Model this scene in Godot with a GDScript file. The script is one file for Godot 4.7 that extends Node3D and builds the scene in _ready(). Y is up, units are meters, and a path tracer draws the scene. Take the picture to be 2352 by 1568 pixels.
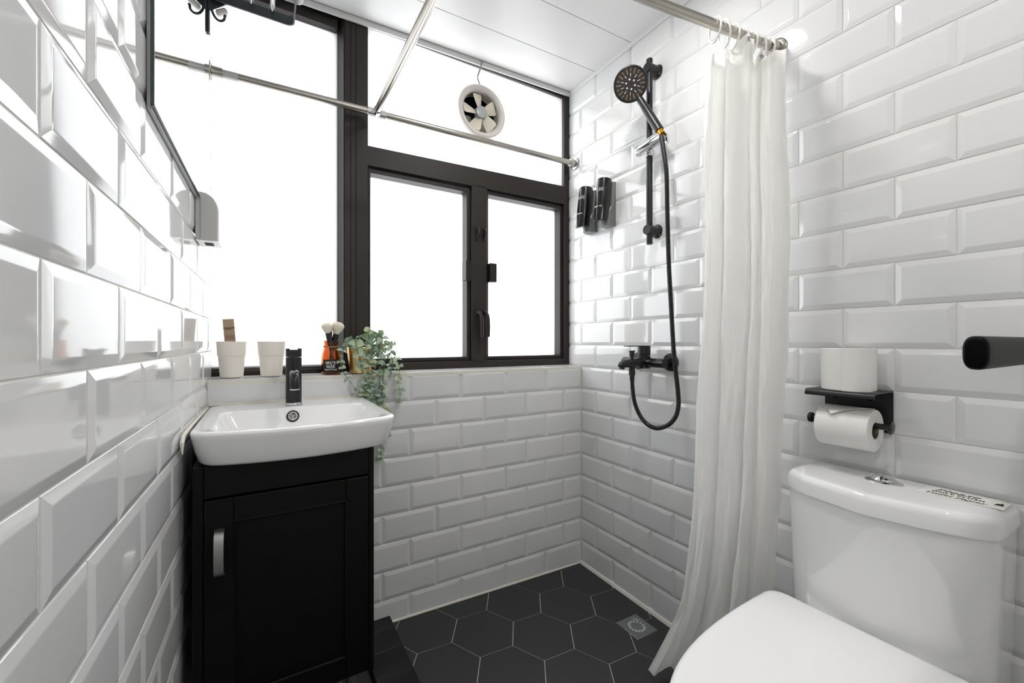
extends Node3D

# ---------------------------------------------------------------- state
var M := {}
var rng := RandomNumberGenerator.new()
var used := {}
const Q := 0.0992          # height of one course of wall tiles
const PW := 0.2            # length of one wall tile
const UP := Vector3.UP
const LWO := Vector3(-1.4185, 0.0, 0.98076)    # a joint on the left wall
var LWX := Vector3(sin(0.01928), 0, -cos(0.01928))   # along the left wall, towards the window
var LWN := Vector3(cos(0.01928), 0, sin(0.01928))    # out of the left wall


# ---------------------------------------------------------------- mesh helpers
func orient(t: PackedVector3Array) -> PackedVector3Array:
	var v := 0.0
	var o := t[0]
	for i in range(0, t.size(), 3):
		v += (t[i] - o).dot((t[i + 1] - o).cross(t[i + 2] - o))
	if v > 0.0:
		for i in range(0, t.size(), 3):
			var s := t[i + 1]
			t[i + 1] = t[i + 2]
			t[i + 2] = s
	return t


func mesh(t: PackedVector3Array, angle := 35.0) -> ArrayMesh:
	var n := t.size() / 3
	var fn := PackedVector3Array()
	fn.resize(n)
	var at := {}
	var keys := []
	keys.resize(t.size())
	for f in n:
		fn[f] = (t[f * 3 + 2] - t[f * 3]).cross(t[f * 3 + 1] - t[f * 3])
		for k in 3:
			var key := Vector3i((t[f * 3 + k] * 40000.0).round())
			keys[f * 3 + k] = key
			if at.has(key):
				at[key].append(f)
			else:
				at[key] = [f]
	var nn := PackedVector3Array()
	nn.resize(t.size())
	var c := cos(deg_to_rad(angle))
	for f in n:
		var me := fn[f].normalized()
		for k in 3:
			var sum := Vector3.ZERO
			for g in at[keys[f * 3 + k]]:
				if me.dot(fn[g].normalized()) >= c:
					sum += fn[g]
			nn[f * 3 + k] = sum.normalized() if sum.length_squared() > 1e-24 else me
	var a := []
	a.resize(Mesh.ARRAY_MAX)
	a[Mesh.ARRAY_VERTEX] = t
	a[Mesh.ARRAY_NORMAL] = nn
	var m := ArrayMesh.new()
	m.add_surface_from_arrays(Mesh.PRIMITIVE_TRIANGLES, a)
	return m


func cat(parts: Array) -> PackedVector3Array:
	var t := PackedVector3Array()
	for p in parts:
		t.append_array(p)
	return t


func xf(t: PackedVector3Array, tr: Transform3D) -> PackedVector3Array:
	return tr * t


func quad(t: PackedVector3Array, a: Vector3, b: Vector3, c: Vector3, d: Vector3) -> void:
	if not a.is_equal_approx(b) and not b.is_equal_approx(c) and not a.is_equal_approx(c):
		t.append(a); t.append(b); t.append(c)
	if not a.is_equal_approx(c) and not c.is_equal_approx(d) and not a.is_equal_approx(d):
		t.append(a); t.append(c); t.append(d)


func loft(rings: Array, cap_a := true, cap_b := true, fix := true) -> PackedVector3Array:
	var t := PackedVector3Array()
	for i in rings.size() - 1:
		var p: PackedVector3Array = rings[i]
		var q: PackedVector3Array = rings[i + 1]
		var n := p.size()
		for j in n:
			quad(t, p[j], p[(j + 1) % n], q[(j + 1) % n], q[j])
	for e in 2:
		if (cap_a if e == 0 else cap_b):
			var r: PackedVector3Array = rings[0] if e == 0 else rings[-1]
			var c := Vector3.ZERO
			for v in r:
				c += v
			c /= r.size()
			for j in r.size():
				var a := r[j]
				var b := r[(j + 1) % r.size()]
				if a.is_equal_approx(b) or a.is_equal_approx(c) or b.is_equal_approx(c):
					continue
				if e == 0:
					t.append(b); t.append(a); t.append(c)
				else:
					t.append(a); t.append(b); t.append(c)
	return orient(t) if fix else t


func rrect(w: float, d: float, r: float, seg := 2) -> PackedVector2Array:
	var out := PackedVector2Array()
	r = minf(r, minf(w, d) * 0.499)
	for k in 4:
		var cx: float = (w / 2 - r) * [1, -1, -1, 1][k]
		var cy: float = (d / 2 - r) * [1, 1, -1, -1][k]
		for s in seg + 1:
			var a := (k + float(s) / seg) * PI / 2
			out.append(Vector2(cx + r * cos(a), cy + r * sin(a)))
	return out


func ring(loop: PackedVector2Array, y: float) -> PackedVector3Array:
	var o := PackedVector3Array()
	for p in loop:
		o.append(Vector3(p.x, y, p.y))
	return o


func rbox(size: Vector3, r := 0.002, seg := 1, at := Vector3.ZERO) -> PackedVector3Array:
	var rings := []
	r = minf(r, minf(size.x, minf(size.y, size.z)) * 0.49)
	for e in 2:
		for k in seg + 1:
			var a := (float(k) / seg if e == 0 else 1.0 - float(k) / seg) * PI / 2
			var inset := r * (1 - sin(a))
			var y := (-size.y / 2 + r * (1 - cos(a))) * (1 if e == 0 else -1)
			rings.append(ring(rrect(size.x - 2 * inset, size.z - 2 * inset, maxf(r - inset, 0.0003), seg), y))
	return xf(loft(rings), Transform3D(Basis(), at))


func span(a: Vector3, b: Vector3, r := 0.002, seg := 1) -> PackedVector3Array:
	return rbox((b - a).abs(), r, seg, (a + b) / 2)


func hexa(c: Array) -> PackedVector3Array:   # eight corners: the four below, then the four above
	return loft([PackedVector3Array(c.slice(0, 4)), PackedVector3Array(c.slice(4, 8))])


func lathe(profile: Array, n := 32) -> PackedVector3Array:
	var rings := []
	for p in profile:
		var r := PackedVector3Array()
		for j in n:
			var a := TAU * j / n
			r.append(Vector3(p.x * cos(a), p.y, p.x * sin(a)))
		rings.append(r)
	return loft(rings, profile[0].x > 1e-5, profile[-1].x > 1e-5)


func tube(path: Array, radius, n := 10, caps := true) -> PackedVector3Array:
	var rings := []
	var side := Vector3.ZERO
	for i in path.size():
		var a: Vector3 = path[maxi(i - 1, 0)]
		var b: Vector3 = path[mini(i + 1, path.size() - 1)]
		var d := (b - a).normalized()
		if i == 0:
			side = d.cross(Vector3.UP if absf(d.y) < 0.9 else Vector3.RIGHT).normalized()
		else:
			side = (side - d * side.dot(d)).normalized()
		var other := d.cross(side)
		var r: float = radius[i] if radius is Array else radius
		var o := PackedVector3Array()
		for j in n:
			var t := TAU * j / n
			o.append(path[i] + (side * cos(t) + other * sin(t)) * r)
		rings.append(o)
	return loft(rings, caps, caps)


func rod(a: Vector3, b: Vector3, r: float, n := 16, bevel := 0.0) -> PackedVector3Array:
	if bevel <= 0:
		return tube([a, b], r, n)
	var d := (b - a).normalized() * bevel
	return tube([a, a + d, b - d, b], [r - bevel, r, r, r - bevel], n)


func smooth_path(pts: Array, per := 6) -> Array:
	var out := []
	for i in pts.size() - 1:
		var p0: Vector3 = pts[maxi(i - 1, 0)]
		var p1: Vector3 = pts[i]
		var p2: Vector3 = pts[i + 1]
		var p3: Vector3 = pts[mini(i + 2, pts.size() - 1)]
		for k in per:
			var t := float(k) / per
			out.append(p1.cubic_interpolate(p2, p0, p3, t))
	out.append(pts[-1])
	return out


func prism(poly: PackedVector2Array, top: Callable, thick: float) -> PackedVector3Array:   # a flat slab over x and z
	var t := PackedVector3Array()
	var idx := Geometry2D.triangulate_polygon(poly)
	var hi := PackedVector3Array()
	for p in poly:
		hi.append(Vector3(p.x, top.call(p.x, p.y), p.y))
	var lo := Vector3(0, -thick, 0)
	for i in range(0, idx.size(), 3):
		var a := hi[idx[i]]
		var b := hi[idx[i + 1]]
		var c := hi[idx[i + 2]]
		t.append(a); t.append(b); t.append(c)
		t.append(a + lo); t.append(c + lo); t.append(b + lo)
	# sides follow the winding of the top triangles
	var cw := Geometry2D.is_polygon_clockwise(poly)
	var tri_cw := false
	if idx.size() >= 3:
		tri_cw = Geometry2D.is_polygon_clockwise(PackedVector2Array([poly[idx[0]], poly[idx[1]], poly[idx[2]]]))
	for j in hi.size():
		var a := hi[j]
		var b := hi[(j + 1) % hi.size()]
		if cw == tri_cw:
			quad(t, b, a, a + lo, b + lo)
		else:
			quad(t, a, b, b + lo, a + lo)
	return orient(t)


func outline(poly: Array, depth: float, tr := Transform3D()) -> PackedVector3Array:   # a polygon in x and y, pulled along z
	var p := PackedVector2Array(poly)
	var t := prism(p, func(_x, _y): return 0.0, depth)
	return xf(t, tr * Transform3D(Basis(Vector3(1, 0, 0), Vector3(0, 0, 1), Vector3(0, 1, 0)), Vector3.ZERO))


# ---------------------------------------------------------------- object helpers
func numbered(called: String) -> String:
	var k: int = used.get(called, 0)
	used[called] = k + 1
	return called if k == 0 else "%s_%03d" % [called, k]


func thing(called: String, label: String, category: String, at := Vector3.ZERO, group := "") -> Node3D:
	var o := Node3D.new()
	o.name = numbered(called)
	o.position = at
	o.set_meta("label", label)
	o.set_meta("category", category)
	if group:
		o.set_meta("group", group)
	add_child(o)
	return o


func structure(called: String, label := "") -> Node3D:
	var o := Node3D.new()
	o.name = called
	o.set_meta("kind", "structure")
	if label:
		o.set_meta("label", label)
	add_child(o)
	return o


func part(parent: Node3D, called: String, shape, mat: Material, tr := Transform3D(), angle := 35.0, label := "") -> MeshInstance3D:
	var o := MeshInstance3D.new()
	o.name = called
	o.mesh = mesh(shape, angle) if shape is PackedVector3Array else shape
	o.material_override = mat
	o.transform = tr
	if label:
		o.set_meta("label", label)
	parent.add_child(o, true)
	return o


func at(p: Vector3) -> Transform3D:
	return Transform3D(Basis(), p)


func along(p: Vector3, axis: Vector3) -> Transform3D:   # turns a lathe's y axis to the given one
	var y := axis.normalized()
	var x := y.cross(Vector3.UP if absf(y.y) < 0.95 else Vector3.RIGHT).normalized()
	return Transform3D(Basis(x, y, x.cross(y)), p)


func text_mesh(s: String, height: float, serif := false, bold := false, italic := false) -> TextMesh:
	var f := SystemFont.new()
	f.font_names = PackedStringArray(["Droid Serif" if serif else "Droid Sans"])
	f.font_weight = 700 if bold else 400
	f.font_italic = italic
	var m := TextMesh.new()
	m.text = s
	m.font = f
	m.font_size = 48
	m.pixel_size = height / 48.0
	m.depth = 0.0004
	m.curve_step = 2.0
	return m


func letters(parent: Node3D, called: String, s: String, height: float, mat: Material, tr: Transform3D, serif := false, bold := false, italic := false) -> void:
	var o := MeshInstance3D.new()
	o.name = called
	o.mesh = text_mesh(s, height, serif, bold, italic)
	o.material_override = mat
	o.transform = tr
	parent.add_child(o, true)


func arc_letters(parent: Node3D, s: String, height: float, step: float, mat: Material, radius: float, y: float, middle: float, tr := Transform3D()) -> void:
	# letters set one by one round a cylinder that stands on the y axis; middle is the angle of the middle of the word
	for i in s.length():
		if s[i] == " ":
			continue
		var a := middle - (i - (s.length() - 1) / 2.0) * step / radius
		var n := Vector3(cos(a), 0, sin(a))
		var b := Basis(Vector3.UP.cross(n), Vector3.UP, n)
		letters(parent, "lettering", s[i], height, mat, tr * Transform3D(b, n * radius + Vector3(0, y, 0)))


func mat(color: Color, rough := 0.5, metal := 0.0, spec := 0.5) -> StandardMaterial3D:
	var m := StandardMaterial3D.new()
	m.albedo_color = color
	m.roughness = rough
	m.metallic = metal
	m.metallic_specular = spec
	return m


func noise(freq: float, octaves := 4, seed_ := 1, low := Color.BLACK, high := Color.WHITE) -> NoiseTexture2D:
	var f := FastNoiseLite.new()
	f.seed = seed_
	f.frequency = freq
	f.fractal_octaves = octaves
	var t := NoiseTexture2D.new()
	t.noise = f
	t.width = 512
	t.height = 512
	t.seamless = true
	var g := Gradient.new()
	g.set_color(0, low)
	g.set_color(1, high)
	t.color_ramp = g
	return t


func relief(m: StandardMaterial3D, tex: Texture2D, centimetres: float, repeat: float) -> void:
	m.heightmap_enabled = true
	m.heightmap_texture = tex
	m.heightmap_scale = centimetres
	m.uv1_triplanar = true
	m.uv1_scale = Vector3.ONE * repeat


func make_materials() -> void:
	M.tile = []
	for c in [Color(0.868, 0.87, 0.872), Color(0.86, 0.862, 0.866), Color(0.874, 0.874, 0.873)]:
		var m := mat(c, 0.05, 0.0, 0.64)
		M.tile.append(m)
	M.grout = mat(Color(0.87, 0.86, 0.835), 0.85)
	M.silicone = mat(Color(0.87, 0.85, 0.8), 0.45)
	M.paint = mat(Color(0.86, 0.86, 0.855), 0.6)
	M.ceiling = mat(Color(0.87, 0.867, 0.867), 0.32)
	M.frame = mat(Color(0.165, 0.14, 0.132), 0.5, 0.0, 0.4)
	relief(M.frame, noise(0.05, 3, 7), 0.004, 6.0)
	M.gasket = mat(Color(0.03, 0.03, 0.03), 0.6)
	M.frosted = mat(Color(0.96, 0.965, 0.97, 0.42), 0.4)
	M.frosted.transparency = BaseMaterial3D.TRANSPARENCY_ALPHA
	M.frosted.backlight_enabled = true
	M.frosted.backlight = Color(1, 1, 1)
	M.frosted_left = mat(Color(0.93, 0.935, 0.94, 0.8), 0.45)
	M.frosted_left.transparency = BaseMaterial3D.TRANSPARENCY_ALPHA
	M.frosted_left.backlight_enabled = true
	M.frosted_left.backlight = Color(0.97, 0.975, 0.98)
	M.hex = []
	for c in [Color(0.182, 0.182, 0.186), Color(0.172, 0.172, 0.177), Color(0.19, 0.188, 0.19)]:
		var m := mat(c, 0.55)
		M.hex.append(m)
	var hx := noise(0.2, 4, 3)
	for m in M.hex:
		relief(m, hx, 0.006, 9.0)
	M.floor_grout = mat(Color(0.8, 0.79, 0.76), 0.9)
	M.kerb = mat(Color(0.05, 0.05, 0.0515), 0.3, 0.0, 0.4)
	M.black = mat(Color(0.065, 0.065, 0.072), 0.38)
	M.black_gloss = mat(Color(0.05, 0.05, 0.055), 0.2)
	M.bar_black = mat(Color(0.02, 0.02, 0.022), 0.42, 0.0, 0.2)
	M.cabinet = mat(Color(0.022, 0.019, 0.019), 0.5, 0.0, 0.35)
	M.porcelain = mat(Color(0.945, 0.945, 0.945), 0.05)
	M.porcelain.clearcoat_enabled = true
	M.porcelain.clearcoat = 0.6
	M.porcelain.clearcoat_roughness = 0.03
	M.seat = mat(Color(0.945, 0.945, 0.945), 0.14)
	M.chrome = mat(Color(0.86, 0.86, 0.87), 0.07, 1.0)
	M.steel = mat(Color(0.7, 0.68, 0.65), 0.24, 1.0)
	relief(M.steel, noise(0.12, 4, 5), 0.003, 8.0)
	M.satin = mat(Color(0.72, 0.71, 0.7), 0.38, 1.0)
	M.brass = mat(Color(0.85, 0.62, 0.22), 0.25, 1.0)
	M.gold = mat(Color(0.84, 0.74, 0.5), 0.28, 1.0)
	M.mirror = mat(Color(0.95, 0.955, 0.955), 0.0, 1.0)
	M.mirror_edge = mat(Color(0.2, 0.25, 0.24), 0.2)
	M.bracket_grey = mat(Color(0.42, 0.42, 0.42), 0.35)
	M.plastic_white = mat(Color(0.93, 0.925, 0.91), 0.3)
	M.plastic_grey = mat(Color(0.72, 0.72, 0.71), 0.35)
	M.cream = mat(Color(0.93, 0.905, 0.86), 0.5)
	M.clear = mat(Color(0.9, 0.92, 0.93, 0.3), 0.1)
	M.clear.transparency = BaseMaterial3D.TRANSPARENCY_ALPHA
	M.rack = mat(Color(0.2, 0.225, 0.235), 0.25)
	M.towel = mat(Color(0.94, 0.94, 0.935), 0.95)
	M.towel.rim_enabled = true
	M.towel.rim = 0.5
	relief(M.towel, noise(0.5, 3, 9), 0.25, 12.0)
	M.curtain = mat(Color(0.965, 0.96, 0.95), 0.75)
	M.curtain.backlight_enabled = true
	M.curtain.backlight = Color(0.95, 0.95, 0.94)
	relief(M.curtain, noise(0.02, 3, 15), 0.06, 5.0)
	M.paper = mat(Color(0.945, 0.94, 0.925), 0.95)
	relief(M.paper, noise(0.35, 2, 21), 0.05, 14.0)
	M.card_tube = mat(Color(0.5, 0.44, 0.38), 0.9)
	M.kraft = mat(Color(0.66, 0.56, 0.47), 0.85)
	relief(M.kraft, noise(0.3, 3, 23), 0.01, 12.0)
	M.ink = mat(Color(0.1, 0.09, 0.09), 0.8)
	M.brown_ink = mat(Color(0.25, 0.18, 0.13), 0.8)
	M.white_ink = mat(Color(0.93, 0.93, 0.92), 0.8)
	M.grey_ink = mat(Color(0.7, 0.7, 0.7), 0.7)
	M.red_ink = mat(Color(0.75, 0.25, 0.25), 0.7)
	M.sticker = mat(Color(0.93, 0.925, 0.9), 0.5)
	M.amber = mat(Color(0.82, 0.52, 0.2, 0.0), 0.03)
	M.amber.refraction_enabled = true
	M.amber.refraction_scale = 0.05
	M.twine = mat(Color(0.62, 0.47, 0.32), 0.95)
	M.bristle = mat(Color(0.9, 0.86, 0.79), 0.9)
	relief(M.bristle, noise(0.6, 2, 27), 0.05, 8.0)
	M.leaf = []
	for c in [Color(0.57, 0.65, 0.58), Color(0.64, 0.71, 0.62), Color(0.51, 0.59, 0.53), Color(0.67, 0.72, 0.58)]:
		var m := mat(c, 0.7)
		m.backlight_enabled = true
		m.backlight = Color(0.35, 0.4, 0.25)
		M.leaf.append(m)
	M.stem = mat(Color(0.4, 0.47, 0.36), 0.8)
	M.blade = mat(Color(0.87, 0.84, 0.77), 0.4)
	M.hub = mat(Color(0.64, 0.66, 0.66), 0.35)
	M.fan = mat(Color(0.82, 0.8, 0.78), 0.3)
	M.cable = mat(Color(0.62, 0.63, 0.63), 0.5)
	M.drain = mat(Color(0.62, 0.63, 0.64), 0.35, 0.9)
	M.lamp = mat(Color(1, 1, 1), 0.5)
	M.lamp.emission_enabled = true
	M.lamp.emission = Color(1, 0.992, 0.98)
	M.lamp.emission_energy_multiplier = 16.0
	M.tip = mat(Color(0.85, 0.72, 0.45), 0.5)


# ---------------------------------------------------------------- tiled walls
var tile_cache := {}


func wall_tile(w: float, h: float, bl: bool, br: bool, bb: bool, bt: bool) -> ArrayMesh:
	var key := "%.4f %.4f %s%s%s%s" % [w, h, bl, br, bb, bt]
	if tile_cache.has(key):
		return tile_cache[key]
	var bev := 0.0125
	var loops := []
	# back edge, front edge of the rim, foot of the slope, just below the crease, flat face
	for s in [[0.0, -0.007], [0.0, -0.0016], [0.0006, -0.0009], [0.9, 0.0019], [1.12, 0.00235]]:
		var k: float = s[0]
		var i := []
		for flag in [bl, br, bb, bt]:
			i.append((bev * k if k > 0.5 else k) if flag else 0.0)
		loops.append(PackedVector3Array([Vector3(i[0], i[2], s[1]), Vector3(w - i[1], i[2], s[1]), Vector3(w - i[1], h - i[3], s[1]), Vector3(i[0], h - i[3], s[1])]))
	var t := loft(loops, false, false, false)
	var f: PackedVector3Array = loops[-1]
	quad(t, f[0], f[1], f[2], f[3])
	t = xf(t, Transform3D(Basis(), Vector3(0, 0, 0)))
	# face it along +z
	if (t[-1] - t[-3]).cross(t[-2] - t[-3]).z < 0:
		for i in range(0, t.size(), 3):
			var s := t[i + 1]
			t[i + 1] = t[i + 2]
			t[i + 2] = s
	tile_cache[key] = mesh(t, 17.0)
	return tile_cache[key]


func tile_wall(parent: Node3D, o: Vector3, ax: Vector3, n: Vector3, u0: float, u1: float, line: float, lo: float, hi: float) -> void:
	var g := 0.001
	for r in range(floori((lo - line) / Q + 0.001), ceili((hi - line) / Q - 0.001)):
		var yb := maxf(lo, line + r * Q)
		var yt := minf(hi, line + (r + 1) * Q)
		if yt - yb < 0.012:
			continue
		var first := 0.0 if posmod(r, 2) == 1 else PW / 2
		var k := floori((u0 - first) / PW)
		while first + k * PW < u1:
			var ja := first + k * PW
			var jb := ja + PW
			k += 1
			var a := maxf(ja, u0)
			var b := minf(jb, u1)
			if b - a < 0.01:
				continue
			var m := wall_tile(b - a - 2 * g, yt - yb - 2 * g, ja >= u0, jb <= u1, yb <= line + r * Q + 1e-5, yt >= line + (r + 1) * Q - 1e-5)
			var basis := Basis(ax, UP, n) * Basis.from_euler(Vector3(rng.randf_range(-1, 1), rng.randf_range(-1, 1), 0) * 0.0022)
			part(parent, "tile", m, M.tile[rng.randi() % 3], Transform3D(basis, o + ax * (a + g) + UP * (yb + g) + n * rng.randf_range(-0.0004, 0.0004)))


# ---------------------------------------------------------------- the scene
func _ready() -> void:
	rng.seed = 20240611
	make_camera_and_light()
	make_materials()
	make_shell()
	make_floor()
	make_ceiling()
	make_window()
	make_vanity()
	make_toilet()
	make_curtain()
	make_rails()
	make_shower()
	make_paper()
	make_mirror_side()
	make_sill_things()
	make_plant()


func make_camera_and_light() -> void:
	var cam := Camera3D.new()
	cam.name = "camera"
	cam.position = Vector3(-1.26, 1.0107, 1.476)
	cam.rotation = Vector3(0, -0.5316, 0)
	cam.projection = Camera3D.PROJECTION_FRUSTUM
	cam.near = 0.02
	cam.far = 50.0
	cam.size = 2.0 * cam.near * 784.0 / 956.35
	cam.frustum_offset = Vector2(cam.near * 10.6 / 956.35, cam.near * 0.5 / 956.35)
	add_child(cam)
	cam.current = true
	var e := Environment.new()
	e.background_mode = Environment.BG_SKY
	var sky := Sky.new()
	var sm := ProceduralSkyMaterial.new()
	sm.sky_top_color = Color(0.985, 0.992, 1.0)
	sm.sky_horizon_color = Color(0.985, 0.992, 1.0)
	sm.ground_bottom_color = Color(0.985, 0.992, 1.0)
	sm.ground_horizon_color = Color(0.985, 0.992, 1.0)
	sm.sky_energy_multiplier = 2.05
	sm.ground_energy_multiplier = 2.05
	sky.sky_material = sm
	e.sky = sky
	e.tonemap_mode = Environment.TONE_MAPPER_LINEAR
	e.tonemap_exposure = 1.1
	e.sdfgi_enabled = true
	e.ssao_enabled = true
	e.ssil_enabled = true
	var w := WorldEnvironment.new()
	w.name = "world"
	w.environment = e
	add_child(w)


func make_shell() -> void:
	# right wall, tiled from floor to ceiling
	var r := structure("wall_right")
	part(r, "grout_bed", span(Vector3(0.0021, -0.15, -0.32), Vector3(0.14, 2.32, 2.04), 0.002), M.grout)
	tile_wall(r, Vector3.ZERO, Vector3(0, 0, 1), Vector3(-1, 0, 0), -0.084, 1.7, 0.8958, 0.004, 2.185)
	# left wall
	var l := structure("wall_left")
	part(l, "grout_bed", span(Vector3(-1.1, -0.15, -0.14), Vector3(1.3, 2.32, -0.0021), 0.002), M.grout, Transform3D(Basis(LWX, UP, LWN), LWO))
	tile_wall(l, LWO, LWX, LWN, -0.6, 1.066, 0.8827, 0.003, 2.16)
	# wall below the window
	var b := structure("wall_back")
	part(b, "grout_bed", span(Vector3(-1.53, -0.15, -0.32), Vector3(0.003, 0.89, -0.0021), 0.002), M.grout)
	tile_wall(b, Vector3.ZERO, Vector3(1, 0, 0), Vector3(0, 0, 1), -1.398, -0.004, 0.8958, 0.004, 0.8958)
	part(b, "lintel", span(Vector3(-1.53, 2.2, -0.32), Vector3(0.003, 2.32, -0.06), 0.002), M.paint)
	# wall behind the camera, with a door
	var f := structure("wall_front")
	part(f, "plaster", span(Vector3(-1.6, -0.15, 1.9), Vector3(0.14, 2.32, 2.04), 0.002), M.paint)
	var d := structure("door_1")
	part(d, "leaf", span(Vector3(-1.25, 0.02, 1.862), Vector3(-0.55, 2.02, 1.898), 0.003), M.plastic_white)
	part(d, "handle", rod(Vector3(-0.62, 1.0, 1.83), Vector3(-0.73, 1.0, 1.83), 0.009, 12, 0.002), M.satin)
	part(d, "handle_rose", rod(Vector3(-0.62, 1.0, 1.825), Vector3(-0.62, 1.0, 1.862), 0.012, 16), M.satin)
	# sill
	var s := structure("trim_1", "white glazed tiles along the window sill")
	part(s, "mortar", hexa([Vector3(-1.398, 0.885, -0.14), Vector3(-0.003, 0.885, -0.14), Vector3(-0.003, 0.885, 0.0015), Vector3(-1.398, 0.885, 0.0015), Vector3(-1.398, 0.9, -0.14), Vector3(-0.003, 0.9, -0.14), Vector3(-0.003, 0.8965, 0.0015), Vector3(-1.398, 0.8965, 0.0015)]), M.silicone)
	var slope := atan(0.004 / 0.085)
	var x := -1.396
	while x < -0.01:
		var w := minf(0.198, -0.004 - x)
		part(s, "tile", rbox(Vector3(w, 0.006, 0.083), 0.0012, 1), M.tile[rng.randi() % 3], Transform3D(Basis(Vector3.RIGHT, slope), Vector3(x + w / 2, 0.8985, -0.041)))
		x += 0.2
	# sealing strips along the foot of the shower walls
	var t2 := structure("trim_2", "pale sealing strip along the foot of the right wall")
	var y0 := floor_y(0, 0.0)
	var y1 := floor_y(0, 1.7)
	part(t2, "strip", hexa([Vector3(-0.014, y0 - 0.004, 0.0), Vector3(0.002, y0 - 0.004, 0.0), Vector3(0.002, y1 - 0.004, 1.7), Vector3(-0.014, y1 - 0.004, 1.7), Vector3(-0.008, y0 + 0.009, 0.0), Vector3(0.002, y0 + 0.012, 0.0), Vector3(0.002, y1 + 0.02, 1.7), Vector3(-0.008, y1 + 0.017, 1.7)]), M.grout)
	var t3 := structure("trim_3", "yellowed sealant along the foot of the window wall")
	var pts := []
	for i in 25:
		var xx := -0.01 - 0.86 * i / 24.0
		pts.append(Vector3(xx, floor_y(xx, 0) + 0.002, 0.0035))
	part(t3, "bead", tube(pts, 0.0048, 8), M.silicone)
	part(t3, "bead", rod(Vector3(-0.003, floor_y(0, 0), 0.003), Vector3(-0.003, 0.896, 0.003), 0.0028, 8), M.silicone)


func floor_y(x: float, z: float) -> float:
	return -0.024 * x - 0.012 * z


func make_floor() -> void:
	var f := structure("floor")
	var grout := func(x, z): return floor_y(x, z) - 0.0012
	part(f, "grout_bed", prism(PackedVector2Array([Vector2(-1.5, -0.02), Vector2(0.02, -0.02), Vector2(0.02, 1.95), Vector2(-1.5, 1.95)]), grout, 0.12), M.floor_grout)
	var turn := 0.042
	var flat := 0.2022                      # across the flats
	var s := flat / sqrt(3.0)
	var e1 := Vector2(1.5 * s, 0).rotated(turn)
	var e2 := Vector2(0, flat).rotated(turn)
	var mid := Vector2(-0.432, 0.306)
	var drain := PackedVector2Array([Vector2(-0.161, 0.38), Vector2(-0.06, 0.38), Vector2(-0.06, 0.481), Vector2(-0.161, 0.481)])
	var rooms := [PackedVector2Array([Vector2(-0.874, 0.001), Vector2(-0.012, 0.001), Vector2(-0.012, 1.86), Vector2(-0.874, 1.86)]), PackedVector2Array([Vector2(-1.42, 0.001), Vector2(-0.982, 0.001), Vector2(-0.982, 1.86), Vector2(-1.42, 1.86)])]
	for i in range(-8, 5):
		for j in range(-6, 14):
			var c: Vector2 = mid + e1 * i + e2 * (j + (0.5 if posmod(i, 2) == 1 else 0.0))
			var hex := PackedVector2Array()
			for k in 6:
				hex.append(c + Vector2(s - 0.0013, 0).rotated(turn + k * PI / 3))
			for room in rooms:
				for piece in Geometry2D.intersect_polygons(hex, room):
					for bit in Geometry2D.clip_polygons(piece, drain):
						if Geometry2D.is_polygon_clockwise(bit) and false:
							continue
						if bit.size() < 3 or Geometry2D.triangulate_polygon(bit).is_empty():
							continue
						part(f, "hex_tile", prism(bit, floor_y, 0.007), M.hex[rng.randi() % 3], Transform3D(), 20.0)
	# kerb between the shower and the vanity
	var k := structure("trim_4", "black tiled kerb beside the shower floor")
	part(k, "core", span(Vector3(-0.979, -0.03, 0.001), Vector3(-0.877, 0.04, 1.86), 0.001), M.gasket)
	var z := 0.002
	var first := true
	while z < 1.8:
		var w := 0.062 if first else 0.098
		first = false
		part(k, "tile", rbox(Vector3(0.108, 0.009, w), 0.0006, 1, Vector3(-0.928, 0.0425, z + w / 2)), M.kerb)
		part(k, "tile", rbox(Vector3(0.005, 0.05, w), 0.0012, 1, Vector3(-0.9805, 0.013, z + w / 2)), M.kerb)
		z += w + 0.0012
	# floor drain
	var d := thing("floor_drain", "square stainless steel floor drain with a ring of slots", "drain", Vector3(-0.1105, floor_y(-0.1105, 0.4305), 0.4305))
	var tilt := Basis(Vector3(1, -0.024, 0).normalized(), Vector3(0.024, 1, 0.012).normalized(), Vector3(0, -0.012, 1).normalized())
	var pl := []
	for q in rrect(0.098, 0.098, 0.002, 1):
		pl.append(q)
	var ringr := func(r: float, y: float) -> PackedVector3Array:
		var o := PackedVector3Array()
		for j in 48:
			o.append(Vector3(r * cos(TAU * j / 48), y, r * sin(TAU * j / 48)))
		return o
	var plate := loft([square_ring(0.049, -0.006, 48), square_ring(0.049, 0.0002, 48), square_ring(0.0482, 0.001, 48), ringr.call(0.0385, 0.001), ringr.call(0.0378, 0.0003), ringr.call(0.0378, -0.006)], false, false)
	part(d, "plate", plate, M.drain, Transform3D(tilt, Vector3.ZERO))
	part(d, "well", lathe([Vector2(0.0372, -0.0045), Vector2(0.0372, -0.0035)], 32), M.gasket, Transform3D(tilt, Vector3.ZERO))
	part(d, "centre_disc", lathe([Vector2(0.0215, -0.0035), Vector2(0.0215, 0.0004), Vector2(0.021, 0.0008)], 32), M.drain, Transform3D(tilt, Vector3.ZERO))
	part(d, "grate_ring", loft([ringr.call(0.0374, -0.0035), ringr.call(0.0374, 0.0006), ringr.call(0.031, 0.0006), ringr.call(0.031, -0.0035)], false, false), M.drain, Transform3D(tilt, Vector3.ZERO))
	for j in 14:
		var a := TAU * j / 14
		part(d, "spoke", rbox(Vector3(0.011, 0.0038, 0.0042), 0.0004, 1), M.drain, Transform3D(tilt * Basis(UP, -a), tilt * Vector3(0.0262 * cos(a), -0.0014, 0.0262 * sin(a))))


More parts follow.
